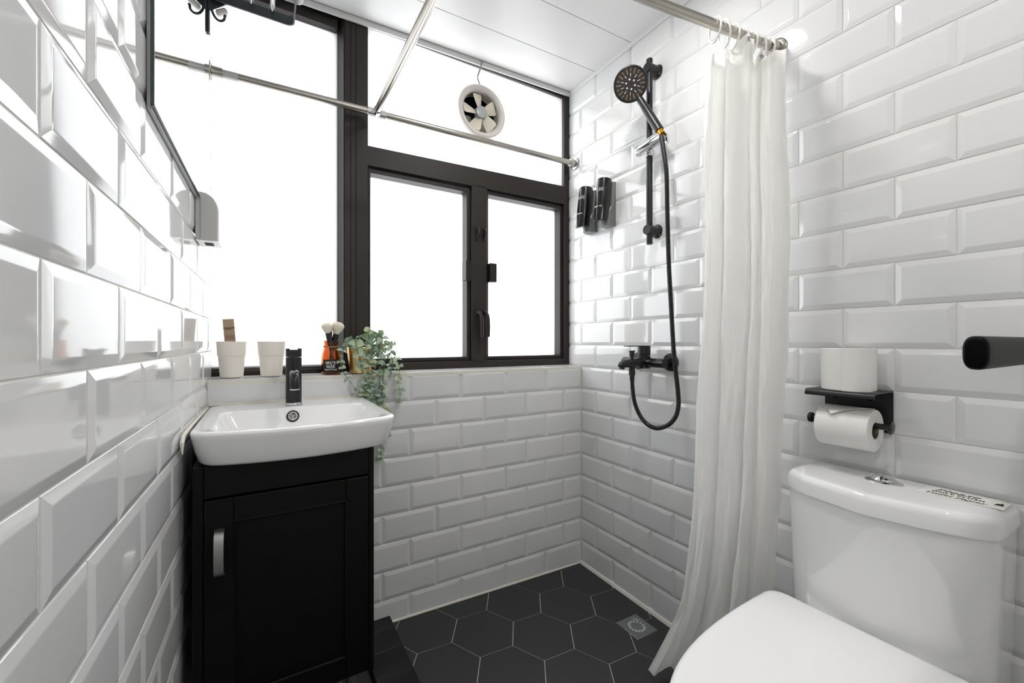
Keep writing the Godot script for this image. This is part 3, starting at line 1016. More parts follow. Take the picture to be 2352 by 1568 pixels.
func make_curtain() -> void:
	var L := smooth_path([Vector3(-0.247, 1.8, 0.790), Vector3(-0.262, 1.452, 0.790), Vector3(-0.262, 1.165, 0.790), Vector3(-0.270, 0.878, 0.780), Vector3(-0.265, 0.584, 0.765), Vector3(-0.232, 0.310, 0.710), Vector3(-0.232, 0.157, 0.660), Vector3(-0.272, -0.005, 0.604)], 6)
	var R := smooth_path([Vector3(-0.046, 1.8, 0.878), Vector3(-0.059, 1.571, 0.888), Vector3(-0.054, 1.338, 0.896), Vector3(-0.051, 0.993, 0.896), Vector3(-0.059, 0.820, 0.892), Vector3(-0.065, 0.591, 0.89), Vector3(-0.07, 0.475, 0.885), Vector3(-0.07, 0.364, 0.88), Vector3(-0.048, 0.220, 0.865), Vector3(-0.041, 0.0, 0.856)], 6)
	var c := thing("shower_curtain", "white fabric shower curtain bunched together beside the toilet", "curtain", Vector3(-0.16, 0, 0.82))
	var o := Vector3(-0.16, 0, 0.82)
	var nz := FastNoiseLite.new()
	nz.seed = 5
	nz.frequency = 1.0
	var NS := 260
	var NV := 110
	var grid := []
	for v in NV + 1:
		var row := PackedVector3Array()
		var tv := float(v) / NV
		for s in NS + 1:
			var ts := float(s) / NS
			# the upper edge: loose corner at the left, pulled up at each ring
			var ring_wave := 0.5 + 0.5 * cos((ts - 0.14) / 0.86 * TAU * 6.0)
			var top := lerpf(1.757, 1.778, smoothstep(0.0, 0.15, ts)) + 0.016 * pow(ring_wave, 2.0) * smoothstep(0.1, 0.16, ts)
			top += 0.03 * exp(-pow((ts - 0.43) / 0.07, 2.0))
			var bottom := 0.022 + 0.004 * sin(ts * 40.0)
			var y := lerpf(top, bottom, tv)
			var a := along_y(L, y)
			var b := along_y(R, y)
			var d := b - a
			d.y = 0
			var w := d.length()
			d /= w
			var n := Vector3(-d.z, 0, d.x)
			n = -n if n.z < 0 else n          # towards the camera side
			# folds: deep at the top, wider and fewer below
			var drift := 0.35 * nz.get_noise_2d(ts * 1.3, tv * 1.5) + 0.02 * sin(tv * 5.0)
			var ph := (ts + 0.06 * drift) * TAU
			var f1 := sin(ph * 4.6 + 0.8 * sin(tv * 3.0))
			var f2 := sin(ph * 2.3 + 1.3 + tv * 0.9)
			var f3 := sin(ph * 10.0 + tv * 6.0 + 4.0 * drift)
			var amp := lerpf(0.034, 0.03, tv) * (1.0 - 0.75 * smoothstep(0.0, 0.12, 0.13 - ts))
			var off := amp * (0.62 * f1 + 0.5 * f2) + 0.0045 * f3
			off += 0.010 * nz.get_noise_2d(ts * 9.0 + 3.0, tv * 4.0 + ts * 6.0) + 0.004 * nz.get_noise_2d(ts * 26.0, tv * 14.0)
			# edges keep to the silhouette; cloth doubles back on itself inside
			var u := ts + 0.05 * sin(ph * 4.6 + PI / 2 + 0.8 * sin(tv * 3.0)) * sin(PI * ts) + 0.02 * sin(ph * 2.3) * sin(PI * ts)
			var p := a + d * w * clampf(u, 0.0, 1.0) + n * off
			p.y = y
			p.x = minf(p.x, -0.012)
			p.z = minf(p.z, 0.925)
			row.append(p - o)
		grid.append(row)
	var st := SurfaceTool.new()
	st.begin(Mesh.PRIMITIVE_TRIANGLES)
	st.set_smooth_group(0)
	for v in NV:
		for s in NS:
			var q := [grid[v][s], grid[v][s + 1], grid[v + 1][s + 1], grid[v + 1][s]]
			for k in [0, 2, 1, 0, 3, 2]:
				st.add_vertex(q[k])
	st.index()
	st.generate_normals()
	part(c, "cloth", st.commit(), M.curtain)
	# doubled hem along the upper edge
	var hem := SurfaceTool.new()
	hem.begin(Mesh.PRIMITIVE_TRIANGLES)
	hem.set_smooth_group(0)
	var lift := Vector3(-0.5, 0, 0.86) * 0.0009
	for v in 2:
		for s in NS:
			var q := [grid[v][s] + lift, grid[v][s + 1] + lift, grid[v + 1][s + 1] + lift, grid[v + 1][s] + lift]
			for k in [0, 2, 1, 0, 3, 2]:
				hem.add_vertex(q[k])
	hem.index()
	hem.generate_normals()
	part(c, "hem", hem.commit(), M.curtain)
	for ts in [0.16, 0.44, 0.74]:
		var g: Vector3 = grid[1][int(ts * NS)]
		part(c, "eyelet", lathe([Vector2(0.004, -0.001), Vector2(0.0065, -0.001), Vector2(0.0065, 0.001), Vector2(0.004, 0.001), Vector2(0.004, -0.001)], 16), M.chrome, along(g + lift * 3, Vector3(-0.5, 0, 0.86)))
	# rings on the rail
	for k in 7:
		var t := k / 6.0
		var p := rail_c(lerpf(0.065, 0.47, t))
		var r := thing("curtain_ring", ["white plastic curtain ring next to the rail's wall flange", "second white curtain ring from the rail's wall flange", "third white curtain ring from the rail's wall flange", "fourth white curtain ring from the rail's wall flange", "fifth white curtain ring from the rail's wall flange", "sixth white curtain ring from the rail's wall flange", "white curtain ring furthest from the rail's wall flange"][k], "curtain ring", p + Vector3(0, -0.013, 0), "curtain rings on the shower rail")
		var pts := []
		var dir := (rail_c(1.0) - rail_c(0.0)).normalized()
		var sidev := Vector3.UP.cross(dir).normalized()
		for i in 33:
			var a := TAU * i / 32
			var wide := 0.0185 + 0.001 * cos(a)
			pts.append(sidev * wide * sin(a) + Vector3(0, cos(a) * 0.034, 0) + dir * (0.004 * cos(a) * (1 if k % 2 else -1)))
		part(r, "loop", tube(pts, 0.0026, 8), M.plastic_white)


func rail_c(t: float) -> Vector3:   # the curtain rail from the right wall leftwards
	return Vector3(-0.006, 1.84, 0.846).lerp(Vector3(-0.5, 1.84, 0.772), t)


# ---------------------------------------------------------------- rails
func flange(parent: Node3D, p: Vector3, axis: Vector3) -> void:
	part(parent, "flange", lathe([Vector2(0.027, 0.0), Vector2(0.027, 0.0035), Vector2(0.025, 0.005), Vector2(0.0165, 0.006), Vector2(0.0155, 0.012), Vector2(0.0155, 0.032), Vector2(0.013, 0.033)], 32), M.steel, along(p, axis))
	for k in 3:
		var tr := along(p, axis)
		var a := TAU * k / 3 + 0.5
		part(parent, "screw", lathe([Vector2(0.0033, 0.0035), Vector2(0.0033, 0.006), Vector2(0.002, 0.0068), Vector2(0.0, 0.0068)], 10), M.satin, tr * at(Vector3(0.021 * cos(a), 0, 0.021 * sin(a))))


func make_rails() -> void:
	var a := thing("shower_rail", "steel rail running across in front of the window", "rail", Vector3(-0.7, 1.829, -0.04))
	var o := Vector3(0.7, -1.829, 0.04)
	var p0 := Vector3(-1.394, 1.818, -0.042)
	var p1 := Vector3(-0.006, 1.839, -0.038)
	part(a, "pipe", rod(o + p0, o + p1, 0.0122, 20), M.steel)
	flange(a, o + p1 + Vector3(0.002, 0, 0), Vector3(-1, 0, 0))
	flange(a, o + p0 - Vector3(0.002, 0, 0), Vector3(1, 0, 0))
	part(a, "sleeve", rod(o + p0.lerp(p1, 0.004), o + p0.lerp(p1, 0.05), 0.0148, 20), M.clear)
	var tee := p0.lerp(p1, (-0.91 + 1.394) / 1.388)
	part(a, "tee_fitting", rod(o + tee - Vector3(0.032, 0, 0), o + tee + Vector3(0.032, 0, 0), 0.0152, 24, 0.0008), M.chrome)
	part(a, "tee_socket", rod(o + tee, o + tee + Vector3(0, 0, 0.028), 0.0152, 24, 0.0008), M.chrome)
	var b := thing("curtain_rail", "steel curtain rail with white rings fixed to the right wall", "rail", Vector3(-0.5, 1.83, 0.5))
	o = -b.position
	var q1 := rail_c(0.0)
	var q0 := Vector3(-0.91, 1.83, 0.71)
	var corner := [tee + Vector3(0, 0, 0.029), Vector3(-0.912, 1.826, 0.62), Vector3(-0.908, 1.829, 0.672), Vector3(-0.893, 1.83, 0.704), Vector3(-0.86, 1.832, 0.718), rail_c(1.0), q1]
	var path := [o + corner[0], o + corner[0].lerp(corner[1], 0.5)]
	for v in smooth_path(corner.slice(1, 6), 6):
		path.append(o + v)
	path.append(o + q1)
	part(b, "pipe", tube(path, 0.0122, 20), M.steel)
	flange(b, o + q1 + Vector3(0.002, 0, 0), Vector3(-1, 0, 0))


# ---------------------------------------------------------------- shower
func make_shower() -> void:
	var s := thing("shower_riser", "black vertical shower riser bar with two wall brackets", "shower bar", Vector3(-0.042, 1.37, 0.429))
	var o := -s.position
	part(s, "bar", rod(o + Vector3(-0.042, 1.366, 0.4285), o + Vector3(-0.042, 2.042, 0.4285), 0.0112, 24, 0.0015), M.black)
	for y in [2.007, 1.418]:
		part(s, "bracket", lathe([Vector2(0.0255, 0.0), Vector2(0.0255, 0.003), Vector2(0.0215, 0.0075), Vector2(0.0188, 0.016), Vector2(0.0182, 0.05), Vector2(0.0174, 0.0565), Vector2(0.0, 0.0572)], 32), M.black, along(o + Vector3(-0.001, y, 0.4285), Vector3(-1, 0, 0)), 30.0)
		part(s, "set_screw", rod(o + Vector3(-0.012, y - 0.018, 0.447), o + Vector3(-0.012, y - 0.019, 0.449), 0.0016, 8), M.satin)
	# slider with the hand shower's cradle
	var c := thing("shower_holder", "chrome slider on the black riser bar", "holder", Vector3(-0.062, 1.717, 0.43))
	o = -c.position
	var ax := Vector3(0, 0.02, 0.14).normalized()
	var pa := Vector3(-0.064, 1.711, 0.392)
	part(c, "barrel", rod(o + pa + ax * 0.018, o + pa + ax * 0.074, 0.0215, 28, 0.001), M.chrome)
	part(c, "knob", rod(o + pa, o + pa + ax * 0.0172, 0.021, 28, 0.002), M.chrome)
	part(c, "cradle", rod(o + pa + ax * 0.0748, o + pa + ax * 0.113, 0.0213, 28, 0.001), M.chrome)
	part(c, "clamp_sleeve", rod(o + Vector3(-0.042, 1.685, 0.4285), o + Vector3(-0.042, 1.74, 0.4285), 0.0148, 24, 0.001), M.chrome)
	part(c, "cradle_fork", rbox(Vector3(0.012, 0.034, 0.011), 0.003, 2), M.chrome, Transform3D(Basis(Vector3(0, 0, 1), 0.2), o + Vector3(-0.052, 1.716, 0.512)))
	# hand shower
	var h := thing("hand_shower", "round black hand shower head with amber nozzles in the chrome holder", "shower head", Vector3(-0.14, 1.92, 0.43))
	o = -h.position
	var n := Vector3(-0.60, -0.53, 0.6).normalized()      # the way the face looks
	var hc := Vector3(-0.138, 1.921, 0.427)
	var fr := along(o + hc, n)
	part(h, "head", lathe([Vector2(0.0, -0.021), Vector2(0.03, -0.0205), Vector2(0.048, -0.016), Vector2(0.0565, -0.008), Vector2(0.0585, -0.001), Vector2(0.0575, 0.0035), Vector2(0.0545, 0.005), Vector2(0.0515, 0.0046), Vector2(0.0, 0.0046)], 56), M.black, fr, 30.0)
	part(h, "face_plate", lathe([Vector2(0.0505, 0.004), Vector2(0.0505, 0.0054), Vector2(0.0, 0.0054)], 48), mat(Color(0.19, 0.17, 0.17), 0.42), fr)
	for k in 20:
		var a := TAU * k / 20
		var rr := [0.0475, 0.0425, 0.0385, 0.034] if k % 2 == 0 else [0.047, 0.0415]
		for r in rr:
			part(h, "nozzle", nozzle_mesh(), M.tip, fr * at(Vector3(r * cos(a), 0.0054, r * sin(a))))
	for k in 10:
		var a := TAU * (k + 0.5) / 10
		part(h, "jet_slot", rod(Vector3(0.024 * cos(a), 0.0055, 0.024 * sin(a)), Vector3(0.034 * cos(a), 0.0055, 0.034 * sin(a)), 0.0008, 6), M.white_ink, fr)
	for k in 6:
		var a := TAU * k / 6 + 0.3
		part(h, "centre_jet", lathe([Vector2(0.0014, 0.0), Vector2(0.003, 0.0), Vector2(0.003, 0.0014), Vector2(0.0014, 0.0014), Vector2(0.0014, 0.0)], 12), M.white_ink, fr * at(Vector3(0.0155 * cos(a), 0.0054, 0.0155 * sin(a))))
	var foot := Vector3(-0.074, 1.742, 0.5)
	var dp := (foot - hc) - n * (foot - hc).dot(n)
	var root := hc - n * 0.012 + dp.normalized() * 0.046
	var hp := smooth_path([root, root.lerp(foot, 0.3) - n * 0.007, root.lerp(foot, 0.65) - n * 0.004, foot], 5)
	var radii := []
	for i in hp.size():
		radii.append(lerpf(0.0115, 0.0148, smoothstep(0.0, 0.6, float(i) / (hp.size() - 1))))
		hp[i] += o
	part(h, "grip", tube(hp, radii, 20), M.black)
	var dwn := (foot - root).normalized()
	var sd := dwn.cross(n).normalized()
	sd = -sd if sd.dot(Vector3(0.862, 0, 0.507)) > 0 else sd
	part(h, "grip_inlay", rod(hp[3] + sd * 0.0125, hp[-3] + sd * 0.0146, 0.0014, 8), M.satin)
	part(h, "brass_nut", rod(o + foot, o + foot + dwn * 0.018, 0.0125, 6), M.brass)
	# hose
	var hs := thing("shower_hose", "black ribbed shower hose looping down to the mixer", "hose", Vector3(-0.09, 1.2, 0.55))
	o = -hs.position
	var hpts := [Vector3(-0.076, 1.72, 0.508), Vector3(-0.08, 1.67, 0.52), Vector3(-0.085, 1.576, 0.537), Vector3(-0.085, 1.428, 0.541), Vector3(-0.085, 1.280, 0.546), Vector3(-0.085, 1.134, 0.555), Vector3(-0.085, 0.988, 0.565), Vector3(-0.085, 0.917, 0.573), Vector3(-0.086, 0.846, 0.583), Vector3(-0.088, 0.804, 0.586), Vector3(-0.090, 0.765, 0.577), Vector3(-0.095, 0.734, 0.552), Vector3(-0.100, 0.716, 0.512), Vector3(-0.105, 0.722, 0.477), Vector3(-0.110, 0.748, 0.447), Vector3(-0.115, 0.792, 0.426), Vector3(-0.118, 0.846, 0.418), Vector3(-0.118, 0.89, 0.416)]
	var fine := smooth_path(hpts, 40)
	# even steps, with a rib every 4 mm
	var path := []
	var rad := []
	var acc := 0.0
	var step := 0.0011
	var last: Vector3 = fine[0]
	var count := 0
	for i in range(1, fine.size()):
		var seg: Vector3 = fine[i] - last
		while seg.length() >= step:
			last += seg.normalized() * step
			path.append(o + last)
			rad.append([0.0066, 0.0078, 0.0078, 0.0066][count % 4])
			count += 1
			seg = fine[i] - last
	part(hs, "hose", tube(path, rad, 10), M.black, Transform3D(), 25.0)
	part(hs, "end_ferrule", rod(o + Vector3(-0.118, 0.872, 0.416), o + Vector3(-0.118, 0.892, 0.416), 0.0085, 16, 0.001), M.black)
	part(hs, "end_nut", rod(o + Vector3(-0.118, 0.891, 0.416), o + Vector3(-0.118, 0.905, 0.416), 0.0118, 6), M.black)
	make_mixer()
	# two soap dispensers
	var labels := ["black slanted soap dispenser tube nearer the window frame", "black slanted shower gel dispenser tube beside the riser bar"]
	for k in 2:
		var zc: float = [0.0815, 0.1945][k]
		var d := thing("soap_dispenser", labels[k], "dispenser", Vector3(0, 1.5, zc), "soap dispensers on the shower wall")
		# wall bracket: tall back with a tray at the foot
		part(d, "bracket", loft([ring(dispenser_loop(0.052, 0.047), -0.012), ring(dispenser_loop(0.053, 0.048), -0.008), ring(dispenser_loop(0.053, 0.048), 0.04), ring(dispenser_loop(0.053, 0.02), 0.075), ring(dispenser_loop(0.053, 0.016), 0.168), ring(dispenser_loop(0.05, 0.014), 0.171)]), M.bracket_grey)
		var lean := Vector3(0.13, 1, 0).normalized()
		var tr := Transform3D(Basis(Vector3(lean.y, -lean.x, 0), lean, Vector3(0, 0, 1)), Vector3(-0.0625, 0.005, 0))
		# a tube cut slantwise at its foot
		var rings := []
		for lv in [[0, 0.0292], [1, 0.0296], [2, 0.0296], [3, 0.0285]]:
			var ro := PackedVector3Array()
			for j in 40:
				var a := TAU * j / 40
				var y: float = 0.0
				if lv[0] <= 1:
					y = 0.012 * cos(a) + 0.004 + (0.002 if lv[0] == 1 else 0.0)
				else:
					y = 0.172 if lv[0] == 2 else 0.175
				ro.append(Vector3(lv[1] * cos(a), y, lv[1] * sin(a)))
			rings.append(ro)
		part(d, "tube", loft(rings), M.black_gloss, tr, 30.0)
		arc_letters(d, "PURE", 0.02, 0.0095, M.grey_ink, 0.0297, 0.125, PI - 0.25, tr)
		arc_letters(d, "Shower Gel" if k == 1 else "Shampoo", 0.0085, 0.0042, M.white_ink, 0.0297, 0.055, PI - 0.2, tr)


func dispenser_loop(w: float, d: float) -> PackedVector2Array:
	var o := PackedVector2Array([Vector2(-0.002, -w / 2), Vector2(-0.002, w / 2)])
	for k in 17:
		var a := PI / 2 - PI * k / 16
		o.append(Vector2(-0.002 - d * pow(maxf(cos(a), 0.0), 0.6), w / 2 * sin(a)))
	return o


var nozzle_cache: ArrayMesh


func nozzle_mesh() -> ArrayMesh:
	if nozzle_cache == null:
		nozzle_cache = mesh(lathe([Vector2(0.0014, 0.0), Vector2(0.0012, 0.0011), Vector2(0.0, 0.0014)], 8))
	return nozzle_cache


func make_mixer() -> void:
	var m := thing("shower_mixer", "black wall-mounted shower mixer with spout and lever", "mixer", Vector3(-0.055, 0.935, 0.415))
	for z in [0.34, 0.49]:
		part(m, "wall_rose", lathe([Vector2(0.0325, 0.0), Vector2(0.0322, 0.004), Vector2(0.029, 0.0085), Vector2(0.018, 0.0105), Vector2(0.0, 0.0105)], 36), M.black, along(Vector3(0.053, 0.002, z - 0.415), Vector3(-1, 0, 0)))
		part(m, "inlet", rod(Vector3(0.046, 0.002, z - 0.415), Vector3(0.0, 0.0, z - 0.415), 0.0125, 20), M.black)
		part(m, "hex_nut", rod(Vector3(0.038, 0.002, z - 0.415), Vector3(0.024, 0.001, z - 0.415), 0.0172, 6), M.black)
	part(m, "cross_bar", rod(Vector3(0, 0, -0.098), Vector3(0, 0, 0.093), 0.0172, 28, 0.0015), M.black_gloss)
	part(m, "body", lathe([Vector2(0.0225, -0.021), Vector2(0.0245, -0.019), Vector2(0.0245, -0.016), Vector2(0.0225, -0.014), Vector2(0.0225, 0.0235), Vector2(0.0205, 0.025), Vector2(0.0205, 0.0275)], 32), M.black)
	part(m, "lever_cap", lathe([Vector2(0.021, 0.0275), Vector2(0.0226, 0.029), Vector2(0.0226, 0.0605), Vector2(0.022, 0.0615), Vector2(0.0, 0.0615)], 32), M.black)
	part(m, "lever", span(Vector3(-0.094, 0.0583, -0.0105), Vector3(0.0, 0.0618, 0.0105), 0.0012), M.black)
	part(m, "spout", tube([Vector3(0, 0.001, 0), Vector3(-0.06, -0.001, 0.0), Vector3(-0.105, -0.003, 0.0), Vector3(-0.118, -0.006, 0), Vector3(-0.124, -0.011, 0)], [0.0165, 0.0148, 0.0135, 0.011, 0.007], 24), M.black, Transform3D(), 45.0)
	part(m, "aerator", rod(Vector3(-0.11, -0.006, 0), Vector3(-0.114, -0.021, 0), 0.0098, 20, 0.001), M.black)
	part(m, "aerator_mesh", rod(Vector3(-0.1139, -0.0205, 0), Vector3(-0.1142, -0.0215, 0), 0.0078, 16), M.satin)
	part(m, "diverter_knob", lathe([Vector2(0.0055, 0.01), Vector2(0.0055, 0.021), Vector2(0.0088, 0.022), Vector2(0.009, 0.038), Vector2(0.0112, 0.0405), Vector2(0.0105, 0.0435), Vector2(0.0, 0.0445)], 24), M.black, at(Vector3(-0.063, 0, 0)))
	part(m, "hose_outlet", rod(Vector3(-0.063, -0.01, 0), Vector3(-0.063, -0.031, 0), 0.0105, 20), M.black)


# ---------------------------------------------------------------- paper and the black bar on the right wall
func make_paper() -> void:
	var h := thing("paper_holder", "black metal toilet paper holder with a shelf on the right wall", "paper holder", Vector3(0, 0.85, 1.03))
	var o := -h.position
	part(h, "back_plate", span(o + Vector3(-0.009, 0.798, 0.965), o + Vector3(-0.005, 0.893, 1.1), 0.001), M.black)
	part(h, "shelf", span(o + Vector3(-0.104, 0.8935, 0.965), o + Vector3(-0.005, 0.897, 1.1), 0.001), M.black)
	# curled lip along the front of the shelf
	var lip := []
	for z in [0.965, 1.1]:
		var r := PackedVector3Array()
		for k in 9:
			var a := PI * 0.5 + k / 8.0 * PI * 0.62
			r.append(o + Vector3(-0.103 + 0.0105 * cos(a), 0.8865 + 0.0105 * sin(a), z))
		for k in 9:
			var a := PI * 0.5 + (8 - k) / 8.0 * PI * 0.62
			r.append(o + Vector3(-0.103 + 0.0075 * cos(a), 0.8865 + 0.0075 * sin(a), z))
		lip.append(r)
	part(h, "shelf_lip", loft(lip), M.black)
	for z in [0.988, 1.058]:
		part(h, "screw", lathe([Vector2(0.0058, 0.0), Vector2(0.0052, 0.005), Vector2(0.003, 0.0068), Vector2(0.0, 0.007)], 16), M.black_gloss, along(o + Vector3(-0.009, 0.8735, z), Vector3(-1, 0, 0)))
	var ry := 0.82
	var rx := -0.062
	part(h, "roll_bar", rod(o + Vector3(rx, ry, 0.955), o + Vector3(rx, ry, 1.112), 0.0068, 16), M.black)
	part(h, "bar_knob", lathe([Vector2(0.008, 0.0), Vector2(0.0145, 0.0015), Vector2(0.0145, 0.0045), Vector2(0.0125, 0.006), Vector2(0.0, 0.0065)], 24), M.black_gloss, along(o + Vector3(rx, ry, 1.11), Vector3(0, 0, 1)))
	part(h, "bar_end", rod(o + Vector3(rx, ry, 0.952), o + Vector3(rx, ry, 0.962), 0.0125, 20, 0.002), M.black)
	part(h, "bar_arm", rod(o + Vector3(rx, ry, 0.958), o + Vector3(-0.008, ry, 0.958), 0.0055, 12), M.black)
	# roll on the bar, its sheet folded to a point
	var r := thing("toilet_roll", "toilet paper roll with a folded point hanging on the black holder", "toilet roll", Vector3(rx, ry - 0.0115, 1.034), "toilet paper rolls")
	var R := 0.0475
	part(r, "roll", lathe([Vector2(0.0192, -0.0515), Vector2(R - 0.001, -0.0515), Vector2(R, -0.0505), Vector2(R, 0.0505), Vector2(R - 0.001, 0.0515), Vector2(0.0192, 0.0515), Vector2(0.0192, -0.0515)], 64), M.paper, along(Vector3.ZERO, Vector3(0, 0, 1)), 30.0)
	part(r, "core", lathe([Vector2(0.0182, -0.051), Vector2(0.0191, -0.051), Vector2(0.0191, 0.051), Vector2(0.0182, 0.051), Vector2(0.0182, -0.051)], 40), M.card_tube, along(Vector3.ZERO, Vector3(0, 0, 1)))
	var fold := []
	for k in 13:
		var t := k / 12.0
		var a := PI * 0.5 + t * 0.95
		var half := 0.05 * (1 - t) + 0.0008
		var z := lerpf(0.0, -0.016, t)
		var rr := R + 0.0012 + 0.009 * t * t
		var ro := PackedVector3Array()
		for q in [[-half, 0.0], [half, 0.0], [half, 0.0011], [-half, 0.0011]]:
			ro.append(Vector3((rr + q[1]) * cos(a), (rr + q[1]) * sin(a), z + q[0]))
		fold.append(ro)
	part(r, "folded_end", loft(fold), M.paper, Transform3D(), 40.0)
	var r2 := thing("toilet_roll", "spare toilet paper roll standing on the black holder's shelf", "toilet roll", Vector3(-0.058, 0.897, 1.033), "toilet paper rolls")
	var wav := []
	for lv in [[0.0, 0.0495], [0.002, 0.0512], [0.096, 0.0515], [0.098, 0.0502]]:
		var ro := PackedVector3Array()
		for j in 64:
			var a := TAU * j / 64
			var q: float = lv[1] + 0.0009 * sin(a * 5.0 + 1.0) + 0.0006 * sin(a * 9.0) + (0.0007 if a > 3.6 and a < 4.6 else 0.0)
			ro.append(Vector3(q * cos(a), lv[0], q * sin(a)))
		wav.append(ro)
	var inner := []
	for y in [0.098, 0.06]:
		var ro := PackedVector3Array()
		for j in 64:
			ro.append(Vector3(0.02 * cos(TAU * j / 64), y, 0.02 * sin(TAU * j / 64)))
		inner.append(ro)
	part(r2, "roll", loft(wav + inner), M.paper, Transform3D(), 40.0)
	part(r2, "loose_sheet", loft([sheet_ring(0.0), sheet_ring(0.098)]), M.paper, Transform3D(), 40.0)
	# black bar that sticks out of the right wall next to the toilet
	var t := thing("grab_bar", "thick black bar with a rounded end sticking out beside the toilet", "bar", Vector3(-0.25, 0.98, 1.3225))
	var rings := []
	for s in [[0.0, 0.72], [0.0015, 0.86], [0.004, 0.95], [0.008, 1.0], [0.03, 1.0], [0.4, 1.0], [0.49, 1.0]]:
		var loop := PackedVector3Array()
		for j in 40:
			var a := TAU * j / 40
			var cc := signf(cos(a)) * pow(absf(cos(a)), 0.72)
			var ss := signf(sin(a)) * pow(absf(sin(a)), 0.72)
			loop.append(Vector3(-0.238 + s[0], 0.0215 * ss * s[1], 0.0122 * cc * s[1]))
		rings.append(loop)
	part(t, "bar", loft(rings), M.bar_black, at(Vector3(0, 0.0165, 0)), 40.0)
	part(t, "wall_plate", lathe([Vector2(0.036, 0.0), Vector2(0.036, 0.005), Vector2(0.033, 0.007), Vector2(0.0, 0.007)], 32), M.black, along(Vector3(0.2485, 0.0165, 0), Vector3(-1, 0, 0)))


func sheet_ring(y: float) -> PackedVector3Array:
	var ro := PackedVector3Array()
	for k in 11:
		var a := 1.9 + k / 10.0 * 1.1
		ro.append(Vector3(0.0531 * cos(a), y, 0.0531 * sin(a)))
	for k in 11:
		var a := 1.9 + (10 - k) / 10.0 * 1.1
		ro.append(Vector3(0.0522 * cos(a), y, 0.0522 * sin(a)))
	return ro


# ---------------------------------------------------------------- left wall
func lw(u: float, y: float, off: float) -> Vector3:
	return LWO + LWX * u + UP * y + LWN * off


func lbasis() -> Basis:
	return Basis(LWX, UP, LWN)


